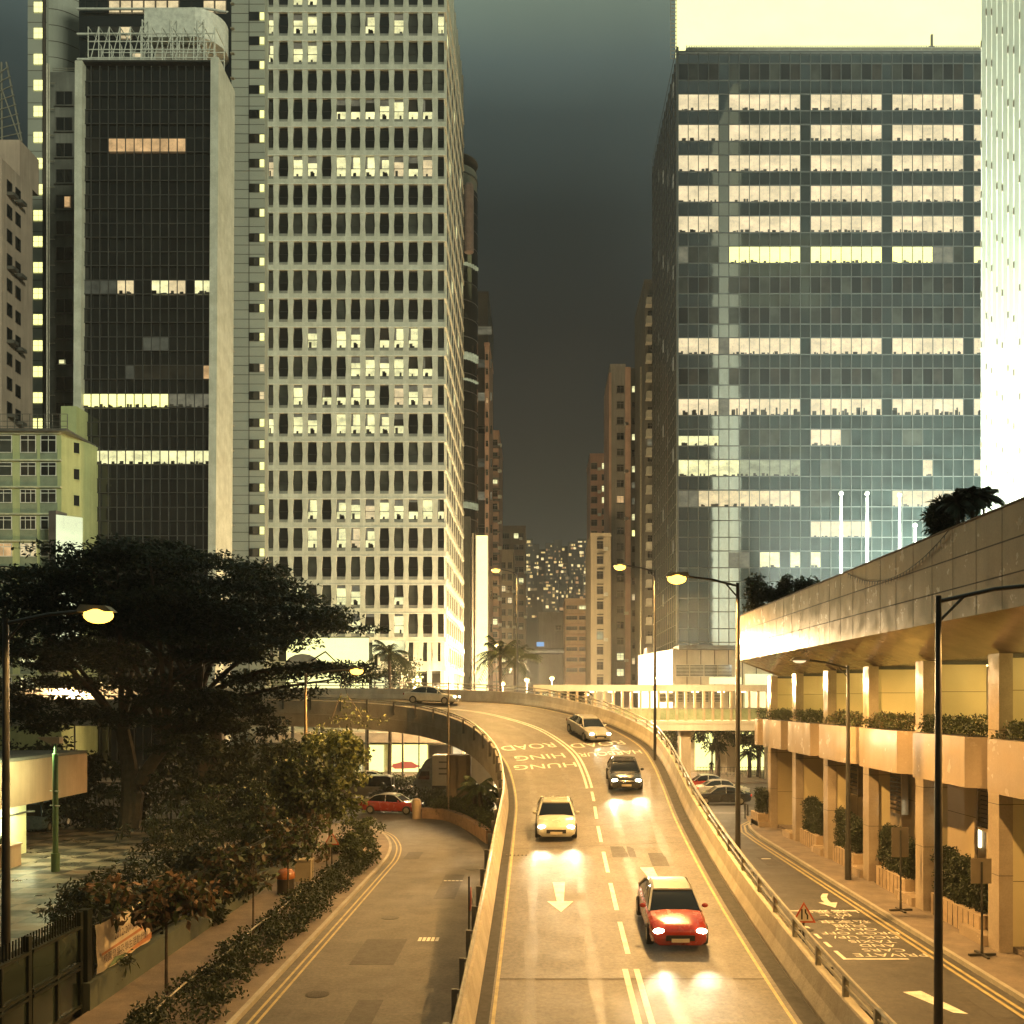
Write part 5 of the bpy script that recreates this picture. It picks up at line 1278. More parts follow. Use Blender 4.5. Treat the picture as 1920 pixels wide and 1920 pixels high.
# warning triangles
red = surf('sign_red', (.50, .09, .03), rough=.4); swhite = surf('sign_white', (.62, .52, .38), rough=.4)
def tri_sign(label, x, y, zb, size, z0, glyph, rz=0):
    t = thing('warning_sign', label, 'road sign', (x, y, z0)); h = size * .87
    def tri(s, yy): c = zb + h * .36; return [(x - size/2*s, c - h*.36*s), (x + size/2*s, c - h*.36*s), (x, c + h*.64*s)]
    b = MB(); b.prism(tri(1, y), y - .02, y, 'y'); b.obj('red_border', red, t)
    b = MB(); b.prism(tri(.76, y), y - .026, y - .0205, 'y'); b.obj('sign_face', swhite, t)
    b = MB(); 
    if glyph == 'narrow':
        b.box(x - .085, x - .04, y - .031, y - .027, zb + .10, zb + .40)
        b.prism([(x + .02, zb + .40), (x + .065, zb + .40), (x + .065, zb + .31), (x + .125, zb + .22), (x + .125, zb + .10), (x + .08, zb + .10), (x + .08, zb + .21), (x + .02, zb + .30)], y - .031, y - .027, 'y')
    else:
        b.box(x - .025, x + .025, y - .031, y - .027, zb + .12, zb + .34); b.ell((x, y - .03, zb + .40), .04, .006, .04); b.prism([(x - .09, zb + .12), (x - .05, zb + .12), (x, zb + .24), (x - .03, zb + .27)], y - .031, y - .027, 'y')
    b.obj('symbol', black, t)
    b = MB(); b.tube([(x, y + .03, z0), (x, y + .03, zb + h * .8)], .035, 8)
    if glyph != 'narrow': b.tube([(x - .25, y + .03, z0), (x - .25, y + .03, zb + .05)], .035, 8)
    b.obj('post', pole_paint, t); return t
tri_sign('road-narrows warning triangle on a thin post beyond the right parapet', PX(1507, 28), 28, PZ(1730, 28), .70, .0, 'narrow')
tri_sign('pedestrian warning triangle on two legs beside the left verge tree', PX(622, 46.7), 46.7, PZ(1584, 46.7), .74, .13, 'walk')
t = thing('warning_sign', 'warning triangle seen nearly edge-on clipped to the left outside of the flyover parapet', 'road sign', (-2.25, 31.5, .0))
b = MB(); b.prism([(31.1, 1.45), (31.9, 1.45), (31.5, 2.15)], -2.20, -2.17, 'x'); b.obj('red_border', red, t); b = MB(); b.tube([(-2.25, 31.5, 0), (-2.25, 31.5, 2.5)], .03, 6); b.obj('post', pole_paint, t)
# sign backs on the right pavement
for (px_, D, zt_, h_, lab) in ((1688, 37.2, 3.35, 1.15, 'darker, farther one of the two blank-backed signs on the right pavement'), (1840, 30.7, 3.22, .80, 'paler, nearer one of the two blank-backed signs on the right pavement')):
    x = PX(px_, D); t = thing('temporary_sign', lab, 'road sign', (x, D, .13), 'sign boards on the right pavement')
    b = MB(); b.box(x - .33, x + .33, D, D + .025, zt_ - h_, zt_); b.obj('sign_plate', surf('sign_back_grey', (.20, .16, .11) if D > 33 else (.34, .29, .2), rough=.5), t)
    b = MB(); b.tube([(x, D - .04, .15), (x, D - .04, zt_ - .1)], .035, 8); b.tube([(x, D - .04, .15), (x, D - .04, .9)], .05, 8, r1=.035); b.obj('post', pole_paint, t)
    b = MB(); b.beam((x - .45, D - .1, .17), (x + .45, D + .0, .17), .10, .07); b.beam((x, D - .5, .165), (x, D + .4, .165), .10, .055); b.obj('foot', pole_paint, t)
b = MB(); x, D = PX(1683, 37), 38.4; t = thing('traffic_cone', 'traffic cone against the pillar left of the third hedge', 'traffic cone', (15.75, 42.6, .13))
b.lathe([(.17, .17), (.03, .85)], 15.3, 42.75, 12); b.obj('cone', surf('cone_orange', (.45, .14, .05), rough=.5), t, smooth=True); b = MB(); b.box(15.08, 15.52, 42.55, 42.98, .131, .17); b.obj('base', black, t); b = MB(); b.lathe([(.115, .42), (.085, .56)], 15.3, 42.75, 12); b.obj('reflective_band', swhite, t)
# bollards at the junction
for (px_, py_, D, lab, c_) in ((781, 1512, 66.8, 'short round-topped stone bollard at the tip of the traffic island', 'tan'), (1397, 1514, 67, 'left of two thin bollards at the junction by the podium', 'x'), (1402, 1514, 66.2, 'right of two thin bollards at the junction by the podium', 'x')):
    x = PX(px_, D)
    if c_ == 'tan': b = MB(); b.lathe([(.32, .01), (.32, 1.15), (.24, 1.38), (.05, 1.45)], x, D, 14); tag(b.obj('bollard', surf('bollard_stone', (.5, .36, .22), rough=.7), smooth=True), lab, 'bollard')
    else: b = MB(); b.lathe([(.06, .0), (.06, 1.05), (.02, 1.08)], x, D, 8); tag(b.obj('bollard', pole_paint, smooth=True), lab, 'bollard')
# brick-edged traffic island under the bend
isl = smooth_path([(-3.0, 55.2, 0), (-3.9, 58.6, 0), (-5.3, 63.2, 0), (-6.6, 66.0, 0), (-8.1, 66.9, 0)], 6)
b = MB(); wall_mesh(b, isl, .05, .5, 0, .75); tag(b.obj('brick_planter_wall', surf('island_brick', (.36, .23, .14), (.24, .15, .09), rough=.85, scale=3, bump=.3, fine=.3)), 'low curved brick planter wall hugging the foot of the flyover', 'wall')
# ------------------------------------------------------------ flagpoles on the podium roof
for k, (px_, yt, yb, lab) in enumerate(((1577, 925, 1078, 'leftmost white floodlit flagpole on the podium roof'), (1626, 925, 1058, 'second white floodlit flagpole from the left on the podium roof'), (1687, 928, 1040, 'third flagpole, washed out in the floodlight glare'), (1716, 985, 1030, 'short rightmost flagpole lost in the glare left of the palms'))):
    D = 66 - 0 * k; t = thing('flagpole', lab, 'flagpole', (PX(px_, D), D, 13.3), 'flagpoles on the podium roof'); x = PX(px_, D)
    b = MB(); b.tube([(x, D, 10.5), (x, D, PZ(yt + 6, D))], .12, 10, r1=.08); b.obj('pole', glow('floodlit_white_pole', (.9, .95, .75), .55, base=(.8, .8, .75)) if False else surf('white_pole', (.85, .85, .78), rough=.35), t, smooth=True)
    b = MB(); b.ell((x, D, PZ(yt, D)), .17, .17, .17); b.obj('finial', surf('white_pole', (.85, .85, .78)), t, smooth=True)
fl = thing('floodlight', 'roof floodlights behind the podium parapet, added out of view for the white glare', 'floodlight', (PX(1790, 74), 74, 13.4)); xf = PX(1790, 74)  # floodlights added out of view to light tower, flagpoles and glass
b = MB(); b.box(xf - .6, xf + .6, 73.8, 74.2, 13.9, 14.7); b.tube([(xf, 74, 13.2), (xf, 74, 13.9)], .08, 8); b.obj('lamp_housing', steel_grey, fl)
b = MB(); b.box(xf - .5, xf + .5, 74.21, 74.24, 14.0, 14.6); b.obj('lamp_glass', glow('flood_glass', (.95, 1, .85), 20), fl)
lightobj('SPOT', 'added_floodlight_light', fl, (20, 60, 15.0), 80000, (.88, 1, .84), .6, aim=(1, .62, .95), spot=R(120), blend=.6)  # added unseen spot washing the flank of the ribbed tower
lightobj('SPOT', 'pole_floodlight_light', fl, (30, 50, 14.5), 9000, (.9, 1, .85), .3, aim=(-.22, 1, .28), spot=R(70), blend=.6)
lightobj('SPOT', 'added_floodlight_light', fl, (23, 92, 15.0), 420000, (.88, 1, .84), .6, aim=(1, -1.1, 2.2), spot=R(110), blend=.6)  # added unseen spot, brightens the ribbed tower's mirror image in the glass
lightobj('SPOT', 'added_facade_glow_light', fl, (52, 109, 18), 170000, (.86, 1, .84), .5, aim=(-.1, 1, .9), spot=R(120), blend=1)  # added unseen spot for the pale glow low on the glass tower
# string of small pennants draped on the fascia
b = MB(); pts = []
for k in range(36):
    u = k / 35; y = 38.6 - 9.6 * u; sag = -1.55 * (4 * u * (1 - u)) * .55; pts.append((12.42, y, 13.42 + sag * (1 if u < .98 else 0)))
b.tube(pts, .015, 5)
for k, q in enumerate(pts[1:-1]): b.add([(q[0] - .01, q[1] - .07, q[2]), (q[0] - .01, q[1] + .07, q[2]), (q[0] - .03, q[1], q[2] - .20)], [(0, 1, 2)])
tag(b.obj('bulb_string', black), 'sagging string of small dark festoon bulbs hung on the granite fascia', 'festoon')

# ------------------------------------------------------------ vehicles
def loft(b, rings, mi=None, cap=True):
    n = len(rings[0]); vs = [p for r in rings for p in r]; fs = []
    for i in range(len(rings) - 1):
        for j in range(n): fs.append((i*n+j, (i+1)*n+j, (i+1)*n+(j+1) % n, i*n+(j+1) % n))
    if cap: fs += [tuple(range(n)), tuple(range((len(rings)-1)*n, len(rings)*n))[::-1]]
    b.add(vs, fs, mi)
tail_red = glow('tail_red', (.9, .08, .03), 1.0)
def car(name, label, cat, loc, rz, paint, head=0.0, tail=0.0, roofc=None, beam=0.0, kind='saloon'):
    """local frame: the car faces -Y"""
    t = thing(name, label, cat, (0, 0, 0)); Ls = 2.25; W = .87
    if kind == 'saloon': st = [(-2.25, .34, .58, .66), (-2.2, .24, .68, .76), (-1.95, .20, .80, .84), (-1.3, .18, .90, .87), (-.7, .18, .95, .88), (.3, .18, .97, .88), (1.2, .18, .98, .88), (1.75, .20, .99, .86), (2.15, .26, .95, .80), (2.25, .36, .88, .72)]
    else: st = [(-2.3, .30, .72, .74), (-2.25, .24, .84, .84), (-1.9, .20, 1.02, .88), (-1.2, .2, 1.10, .9), (0, .2, 1.12, .9), (1.5, .2, 1.12, .9), (2.2, .22, 1.12, .88), (2.3, .3, 1.05, .84)]
    rings = []
    for y, z0, z1, w in st:
        zm = z0 + (z1 - z0) * .45
        rings.append([(-w*.80, y, z0), (w*.80, y, z0), (w*.97, y, z0 + .10), (w, y, zm), (w*.97, y, z1 - .10), (w*.86, y, z1 - .01), (w*.4, y, z1 + .02), (-w*.4, y, z1 + .02), (-w*.86, y, z1 - .01), (-w*.97, y, z1 - .10), (-w, y, zm), (-w*.97, y, z0 + .10)])
    b = MB(); loft(b, rings); b.obj('body', paint, t, smooth=True)
    zr = 1.44 if kind == 'saloon' else 1.9; zb = .92 if kind == 'saloon' else 1.06
    cb = [(-1.05, zb, .76), (-.38, zr - .06, .62), (.1, zr, .60), (.8, zr - .03, .60), (1.15, zr - .12, .62), (1.75, zb + .03, .74)] if kind == 'saloon' else [(-1.75, zb - .02, .80), (-1.15, zr - .08, .74), (-.5, zr, .72), (1.9, zr, .72), (2.22, zr - .1, .72), (2.27, zb, .82)]
    b = MB(); a, *mid, z = cb
    R1 = []
    for y, zt, w in cb:
        wb = .80 if kind == 'saloon' else .86
        R1.append([(-wb, y, zb - .03), (wb, y, zb - .03), (wb * (1 if zt < zb + .1 else .93), y, zb + (zt - zb) * .5), (w, y, zt - .02 if zt > zb + .1 else zt), (-w, y, zt - .02 if zt > zb + .1 else zt), (-wb * (1 if zt < zb + .1 else .93), y, zb + (zt - zb) * .5)])
    loft(b, R1); b.obj('windows', dark_glass, t, smooth=True)
    b = MB(); m2 = cb[1:-1]
    loft(b, [[(-w - .02, y, zt - .04), (w + .02, y, zt - .04), (w * .9, y, zt + .03), (-w * .9, y, zt + .03)] for y, zt, w in m2]); b.obj('roof', roofc or paint, t, smooth=True)
    for s in (-1, 1):
        for q0, q1, w_ in (((s*.79, cb[0][0], zb), (s*(cb[1][2] + .01), cb[1][0], cb[1][1]), .06), ((s*.79, cb[-1][0], zb), (s*(cb[-2][2] + .01), cb[-2][0], cb[-2][1]), .09), ((s*.81, .25, zb), (s*.62, .28, zr - .03), .06)):
            b = MB(); b.beam(q0, q1, w_, .05); b.obj('roof_pillar', roofc or paint, t)
    for s in (-1, 1):
        for y in (-1.38, 1.38):
            b = MB(); prof = [(.20, -.11), (.30, -.11), (.32, -.07), (.32, .07), (.30, .11), (.20, .11)]
            vs = []; n = 18
            for r_, o in prof:
                for j in range(n): a_ = 2*math.pi*j/n; vs.append((s*.80 + s*o, y + r_*math.cos(a_), .32 + r_*math.sin(a_)))
            fs = [(i*n+j, i*n+(j+1) % n, (i+1)*n+(j+1) % n, (i+1)*n+j) for i in range(5) for j in range(n)]; b.add(vs, fs); w_ = b.obj('wheel', rubber, t, smooth=True)
            b = MB(); b.prism([(y + .21*math.cos(2*math.pi*j/12), .32 + .21*math.sin(2*math.pi*j/12)) for j in range(12)], s*.80 - .02, s*.80 + .10*s, 'x'); b.obj('rim', galv, w_)
    for s in (-1, 1):
        b = MB(); b.ell((s*.62, -2.18 if kind == 'saloon' else -2.24, .66 if kind == 'saloon' else .78), .17, .07, .085, 12, 6); b.obj('headlight', glow('headlight_glow_%d' % int(head), (1, .93, .62), head) if head else glass('lamp_lens', (.3, .3, .28)), t, smooth=True)
        b = MB(); b.box(s*.62 - .16, s*.62 + .16, 2.2, 2.29, .68, .84); b.obj('tail_light', tail_red if tail else surf('tail_lens', (.25, .02, .015), rough=.2), t)
        b = MB(); b.ell((s*.95, -.78, zb + .08), .10, .06, .07); b.obj('wing_mirror', paint, t, smooth=True)
    b = MB(); b.box(-.42, .42, -2.275, -2.24, .40, .56); b.obj('grille', black, t)
    b = MB(); b.box(-.26, .26, -2.30, -2.276, .36, .47); b.obj('number_plate', swhite, t)
    b = MB(); b.box(-.26, .26, 2.262, 2.285, .50, .61); b.obj('number_plate', surf('yellow_plate', (.6, .42, .1), rough=.5), t)
    if beam:
        for s in (-1, 1): lightobj('SPOT', 'headlight_light', t, (s*.62, -2.32, .64), beam, (1, .90, .58), .06, aim=(0, -1, -.10), spot=R(48), blend=.8)
    t.location = loc; t.rotation_euler = (0, 0, rz); return t
pw = surf('car_white', (.62, .58, .46), rough=.25, scale=1, coat=.8); ps = surf('car_silver', (.40, .38, .33), rough=.35, metal=.0, coat=.6); pk_ = surf('car_dark', (.035, .035, .035), rough=.2, coat=1)
pr = surf('car_red', (.36, .035, .02), rough=.25, coat=.8); pb_ = surf('car_blue', (.10, .16, .19), rough=.3, metal=.0, coat=.8)
def pitch(o, D, t):
    p, i = deck_at(D, t); q, j = deck_at(D + 1, t); v = q - p
    ang = math.atan2(-(v.x), v.y); sl = math.atan2(v.z, Vector((v.x, v.y)).length)
    o.location = p + Vector((0, 0, .015)); o.rotation_euler = (sl, 0, ang)
# traffic heading for the camera: the vehicles whose headlamps drew the trails, built at rest
c1 = car('oncoming_car', 'white saloon with bright headlamps coming down the left lane of the flyover', 'car', (0, 0, 0), 0, pw, head=30, beam=480); pitch(c1, 43.5, .25)
c2 = car('oncoming_car', 'red and silver taxi with bright headlamps nearest the camera on the flyover', 'taxi', (0, 0, 0), 0, pr, head=30, roofc=ps, beam=480); pitch(c2, 30.2, .72)
c3 = car('oncoming_car', 'silver saloon with headlamps lit rounding the far bend in the outer lane', 'car', (0, 0, 0), 0, ps, head=30, beam=480); pitch(c3, 68.0, .74)
c4 = car('oncoming_car', 'dark saloon with headlamps lit following in the outer lane before the bend', 'car', (0, 0, 0), 0, pk_, head=30, beam=480); pitch(c4, 53.5, .74)
p, i = LS[135], 135
def pitch_i(o, i, t):
    p = Vector(cross(i, t)); q = Vector(cross(i + 1, t)); v = q - p
    o.location = p + Vector((0, 0, .015)); o.rotation_euler = (math.atan2(v.z, Vector((v.x, v.y)).length), 0, math.atan2(-v.x, v.y))
c5 = car('oncoming_car', 'pale saloon with headlamps lit on the far left stretch of the flyover', 'car', (0, 0, 0), 0, pw, head=30, beam=480); pitch_i(c5, 134, .75)
car('parked_car', 'blue-grey hatchback parked with its tail to the camera at the back of the courtyard', 'car', (PX(84, 61.5) , 61.5, .03), math.pi, pb_, tail=0, kind='van')
bpy.data.objects['parked_car'].rotation_euler = (0, 0, R(4)); bpy.data.objects['parked_car'].rotation_euler[2] += math.pi
car('saloon_car', 'dark saloon with silver roof line waiting on the cross road under the footbridge', 'car', (14.6, 76.4, .01), R(-90), pk_, head=0, tail=1, roofc=ps)
car('taxi', 'red taxi with pale roof turning left out of the ramp road beside the stone bollard', 'taxi', (PX(735, 70), 70.2, .01), R(78), pr, head=8, tail=1, roofc=ps)
car('minibus', 'silver van passing left on the cross road behind the verge tree', 'van', (PX(690, 82), 81.0, .01), R(-90), ps, head=0, kind='van')
car('white_car', 'white saloon whose roof shows behind the central hedge', 'car', (PX(697, 97), 93.0, .01), R(-90), pw, head=0)
for k, (px_, D, m_, lab) in enumerate(((1355, 82.5, pw, 'white saloon passing farther back under the footbridge'), (1320, 88, pr, 'red taxi farthest back under the footbridge, partly behind the stone pier'))):
    car('passing_car', lab, 'car', (PX(px_, D), D, .01), R(-90 if k else 90), m_, head=3 if k else 0, tail=1, roofc=ps)
tk = thing('box_truck', 'white box truck with blue-grey aerodynamic cab waiting under the flyover', 'truck', (-9.3, 83.5, .01)); x = PX(812, 83)
D = 83.0
b = MB(); b.box(PX(813, D), PX(813, D) + 5.2, D - 1.0, D + 1.1, .95, 3.55); b.obj('cargo_box', surf('truck_box', (.66, .60, .46), (.56, .5, .38), rough=.5, scale=.6, streak=.3), tk)
b = MB()
for z in (1.9, 2.35, 2.9): b.box(PX(825, D), PX(860, D), D - 1.02, D - 1.003, z, z + .13)
b.obj('box_lettering', surf('truck_grey_ink', (.22, .2, .16)), tk)
xc = PX(777, D); cabp = [(xc, .5), (xc, 1.25), (xc + .25, 1.5), (xc + .75, 2.6), (xc + 1.1, 3.15), (xc + 1.62, 3.4), (xc + 1.62, .5)]
b = MB(); b.prism(cabp, D - 1.0, D + 1.0, 'y'); b.obj('cab', surf('cab_blue_grey', (.20, .24, .24), rough=.3, coat=.5), tk)
b = MB(); b.prism([(xc + .42, 1.55), (xc + .72, 2.2), (xc + 1.4, 2.2), (xc + 1.4, 1.5)], D - 1.02, D - 1.003, 'y'); b.prism([(xc + .22, 1.56), (xc + .60, 2.38), (xc + .56, 2.40), (xc + .18, 1.58)], D - .85, D + .85, 'y'); b.obj('cab_window', dark_glass, tk)
b = MB(); b.box(xc + 1.0, PX(813, D) + 5.2, D - .8, D + .8, .62, .94); b.obj('chassis', black, tk)
for x in (xc + .9, xc + 5.4):
    for yy in (D - .98, D + .7):
        b = MB(); b.prism([(x + .42*math.cos(2*math.pi*j/18), .43 + .42*math.sin(2*math.pi*j/18)) for j in range(18)], yy, yy + .28, 'y'); b.obj('wheel', rubber, tk)

# ------------------------------------------------------------ a pedestrian waiting by the far railing
def person(label, x, y, z0, h, cloth):
    k = h / 1.7; V = [(0, 0, .95), (0, 0, 1.15), (0, 0, 1.38), (0, 0, 1.48), (0, -.01, 1.60), (.10, 0, .90), (.12, -.03, .50), (.12, .02, .08), (.12, -.12, .03), (-.10, 0, .90), (-.13, .02, .50), (-.14, .05, .08), (-.14, -.09, .03), (.19, 0, 1.38), (.25, .02, 1.10), (.24, -.07, .85), (-.19, 0, 1.38), (-.26, .02, 1.10), (-.22, -.10, .88)]
    E = [(0, 1), (1, 2), (2, 3), (3, 4), (0, 5), (5, 6), (6, 7), (7, 8), (0, 9), (9, 10), (10, 11), (11, 12), (2, 13), (13, 14), (14, 15), (2, 16), (16, 17), (17, 18)]
    rad = [.15, .14, .15, .055, .105, .10, .065, .045, .04, .10, .065, .045, .04, .065, .045, .035, .065, .045, .035]
    me = bpy.data.meshes.new('person'); me.from_pydata([(a*k, c*k, e*k) for a, c, e in V], E, []); me.materials.append(cloth)
    o = bpy.data.objects.new('person', me); scene.collection.objects.link(o); o.location = (x, y, z0)
    md = o.modifiers.new('skin', 'SKIN')
    for i, sv in enumerate(me.skin_vertices[0].data): sv.radius = (rad[i]*k, rad[i]*k * (.75 if i < 3 else 1)); sv.use_root = (i == 0)
    sb = o.modifiers.new('sub', 'SUBSURF'); sb.levels = 1; sb.render_levels = 2
    tag(o, label, 'person'); return o
me_ = None
try: person('person in dark clothes standing beside the railing under the footbridge', PX(1334, 102.5), 102.5, .14, 1.7, surf('dark_clothes', (.03, .028, .025), rough=.8))
except Exception as e_:
    print('person skipped', e_)
# ------------------------------------------------------------ vegetation
def leaf_cloud(name, mats, centers, radii, n_per, size, parent=None, flat=1.0, droop=0.0, aspect=1.8, seed=1, shell=.45, up=.0, **tags):
    """many small leaf quads spread through ellipsoidal clumps"""
    g = np.random.default_rng(seed); centers = np.array(centers, float); radii = np.array(radii, float)
    if radii.ndim == 1: radii = np.stack([radii, radii, radii * flat], 1)
    K = len(centers); n = np.array([n_per] * K) if np.isscalar(n_per) else np.array(n_per); idx = np.repeat(np.arange(K), n); N = len(idx)
    d = g.normal(size=(N, 3)); d /= np.linalg.norm(d, axis=1, keepdims=True); r = g.random(N) ** shell
    P = centers[idx] + d * radii[idx] * r[:, None]
    a = g.normal(size=(N, 3)); a[:, 2] *= (1 - up * .7); a /= np.linalg.norm(a, axis=1, keepdims=True)
    c = g.normal(size=(N, 3)); nrm = np.cross(a, c); nrm[:, 2] += up * 2.5; 
    w = np.cross(a, nrm); w /= np.maximum(np.linalg.norm(w, axis=1, keepdims=True), 1e-6)
    a[:, 2] -= droop; s = size * (.6 + .8 * g.random(N))[:, None]
    tip = P + a * s; mid1 = P + a * s * .45 + w * s / aspect * .5; mid2 = P + a * s * .45 - w * s / aspect * .5
    V = np.stack([P, mid1, tip, mid2], 1).reshape(-1, 3)
    off = np.array(wloc(parent)) if parent else 0
    me = bpy.data.meshes.new(name); me.vertices.add(4 * N); me.vertices.foreach_set('co', (V - off).ravel())
    me.loops.add(4 * N); me.loops.foreach_set('vertex_index', np.arange(4 * N, dtype=np.int32))
    me.polygons.add(N); me.polygons.foreach_set('loop_start', np.arange(0, 4 * N, 4, dtype=np.int32)); me.polygons.foreach_set('loop_total', np.full(N, 4, dtype=np.int32))
    mats = mats if isinstance(mats, list) else [mats]
    for m in mats: me.materials.append(m)
    if len(mats) > 1: me.polygons.foreach_set('material_index', g.integers(0, len(mats), N).astype(np.int32))
    me.update(calc_edges=True); o = bpy.data.objects.new(name, me); scene.collection.objects.link(o)
    if parent: o.parent = parent
    for k, v in tags.items(): o[k] = v
    return o
bark = surf('bark', (.10, .075, .05), (.055, .04, .028), rough=.9, scale=3, bump=.5, streak=.3)
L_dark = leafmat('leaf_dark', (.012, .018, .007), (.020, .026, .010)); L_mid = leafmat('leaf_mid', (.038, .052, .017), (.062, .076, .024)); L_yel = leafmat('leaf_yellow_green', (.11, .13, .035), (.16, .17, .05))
L_bam = leafmat('leaf_bamboo', (.018, .025, .010), (.032, .040, .015)); L_brn = leafmat('leaf_brown', (.055, .038, .022), (.085, .055, .027)); L_hedge = leafmat('leaf_hedge', (.018, .026, .010), (.03, .04, .015))
def branches(t, base, forks, r0, seed=1, mat=None):
    """one continuous trunk with limbs: forks = list of polylines starting on the trunk"""
    b = MB()
    for pts, ra, rb_ in forks:
        P = smooth_path(pts, 5); k = len(P); b.tube(P, [ra + (rb_ - ra) * i / (k - 1) for i in range(k)], 9)
    return b.obj('trunk', mat or bark, t, smooth=True)
# --- the big spreading tree
T = Vector((-26.2, 64.0, 0)); big = thing('spreading_tree', 'huge dark flat-topped tree with layered fern-like foliage filling the left middle', 'tree', (T.x, 61.5, 0)); T.y = 61.5
lim = []; g = random.Random(4); tips = []
lim.append(([T, T + Vector((.1, 0, 3.5)), T + Vector((-.5, .2, 6.5))], .62, .42)); lim.append(([T + Vector((.3, 0, .1)), T + Vector((.8, -.1, 3.0)), T + Vector((2.6, -.3, 5.6)), T + Vector((4.6, -.4, 8.4))], .48, .30))
heads = [Vector((-.5, .2, 6.5)), Vector((4.6, -.4, 8.4)), Vector((2.6, -.3, 5.6))]
for k in range(26):
    h = heads[k % 3]; a = k * 2.4; rad = g.uniform(4, 11.5); e = Vector((h.x*.4 + 1.8 + rad * math.cos(a), rad * .55 * math.sin(a), 0)); e.z = 16.2 - (abs(e.x - 1.5) / 12.5) ** 2 * 5.2 + g.uniform(-2.6, .8)
    m1 = h.lerp(e, .45) + Vector((0, 0, g.uniform(.3, 1.6))); lim.append(([T + h, T + m1, T + e], .22, .05)); tips += [T + e, T + m1.lerp(e, .5)]
branches(big, T, lim, .6)
C = []; Rr = []
for q in tips:
    for _ in range(3): C.append(q + Vector((g.uniform(-1.6, 1.6), g.uniform(-1.5, 1.5), g.uniform(-.5, .9)))); Rr.append((g.uniform(1.4, 2.8), g.uniform(1.2, 2.2), g.uniform(.28, .5)))
for k in range(150):
    x = g.uniform(-13.5, 14.0); y = g.uniform(-6, 5); top = 18.2 - (abs(x - 2.0) / 13) ** 2.4 * 6.0 - abs(y) * .12
    z = g.choice((top - g.uniform(0, .8), top - g.uniform(.8, 4.5), top - g.uniform(1.5, 7.5) * (1 - abs(x) / 26)))
    if x > 8: z = max(z, 12.6 + (x - 8) * .1)
    C.append(T + Vector((x + 0, y, z))); Rr.append((g.uniform(1.3, 2.7), g.uniform(1.1, 2.0), g.uniform(.22, .48)))
for k in range(20): C.append(T + Vector((g.uniform(3, 8.0), g.uniform(-5, -1), g.uniform(4.5, 9)))); Rr.append((g.uniform(.9, 1.6), 1.0, g.uniform(.25, .45)))
for k in range(75): C.append(T + Vector((g.uniform(-8, 8.2), g.uniform(-4.5, 3), g.uniform(6.5, 12)))); Rr.append((g.uniform(1.0, 2.0), 1.2, g.uniform(.3, .55)))
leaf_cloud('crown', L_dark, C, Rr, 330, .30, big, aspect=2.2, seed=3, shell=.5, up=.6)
# its neighbour at the far left
t = thing('spreading_tree', 'thinner dark tree with airy layered branches at the left edge behind the street lamp', 'tree', (-37.0, 64.0, 0)); Tn = Vector((-37.0, 62, 0)); t.location.y = 62; lim = [([Tn, Tn + Vector((.6, 0, 4)), Tn + Vector((.3, 0, 9))], .35, .2)]; C = []; Rr = []
for k in range(16):
    a = k * 2.1; e = Vector((g.uniform(2, 7.5) * math.cos(a), 3 * math.sin(a), g.uniform(9.5, 17))); lim.append(([Tn + Vector((.3, 0, 6 + k * .2)), Tn + Vector((e.x*.5, e.y*.5, e.z - .8)), Tn + e], .13, .03))
    for _ in range(3): C.append(Tn + e + Vector((g.uniform(-1.8, 1.8), g.uniform(-1, 1), g.uniform(-.6, .6)))); Rr.append((g.uniform(1, 2.3), 1.2, g.uniform(.15, .35)))
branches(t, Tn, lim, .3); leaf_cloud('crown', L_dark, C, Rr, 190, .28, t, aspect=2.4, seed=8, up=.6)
# understorey trees between the court and the street
def bushy(name, label, cat, x, y, z0, trunk_h, c, n_cl, rad, mats, leaf, n_per, seed, tr=.06, group=None, squash=.8, cl=.55, aspect=1.7, droop=.1, lean=0, up=0, twigs=True):
    g = random.Random(seed); t = thing(name, label, cat, (x, y, z0), group); lim = [([Vector((x, y, z0)), Vector((x + lean*.4, y, z0 + trunk_h*.5)), Vector((x + lean, y, z0 + trunk_h))], tr, tr*.7)]; C = []; Rr = []
    for k in range(n_cl):
        a = g.uniform(0, 6.28); q = g.uniform(.15, 1) ** .6; e = g.uniform(-1, 1)
        v = Vector((x + c[0] + rad[0]*q*math.cos(a)*math.sqrt(1 - e*e*.8), y + c[1] + rad[1]*q*math.sin(a)*math.sqrt(1 - e*e*.8), z0 + c[2] + rad[2]*e)); C.append(v); Rr.append((cl*g.uniform(.6, 1.25), cl*g.uniform(.6, 1.25), cl*squash*g.uniform(.6, 1.2)))
        if twigs and k % 2 == 0: b0 = Vector((x + lean, y, z0 + trunk_h)); lim.append(([b0, b0.lerp(v, .5) + Vector((0, 0, .15)), v], tr*.45, tr*.12))
    branches(t, None, lim, tr); leaf_cloud('crown', mats, C, Rr, n_per, leaf, t, aspect=aspect, droop=droop, seed=seed, up=up); return t
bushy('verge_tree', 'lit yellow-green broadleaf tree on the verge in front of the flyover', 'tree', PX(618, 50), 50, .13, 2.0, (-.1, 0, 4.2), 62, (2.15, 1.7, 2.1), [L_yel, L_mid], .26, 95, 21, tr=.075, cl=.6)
bushy('verge_tree', 'darker leaning tree in front of the lamp post, left of the lit verge tree', 'tree', PX(572, 47), 47, .13, 1.8, (-.2, .3, 3.3), 44, (1.6, 1.3, 1.8), [L_mid, L_dark], .26, 85, 22, tr=.06, cl=.55)
bushy('sapling', 'thin brown-leaved sapling on the verge right of the tan cabinet', 'tree', PX(585, 43.5), 43.5, .13, 2.2, (.2, 0, 2.2), 14, (.9, .7, 1.1), [L_brn, L_mid], .2, 22, 23, tr=.035, cl=.35)
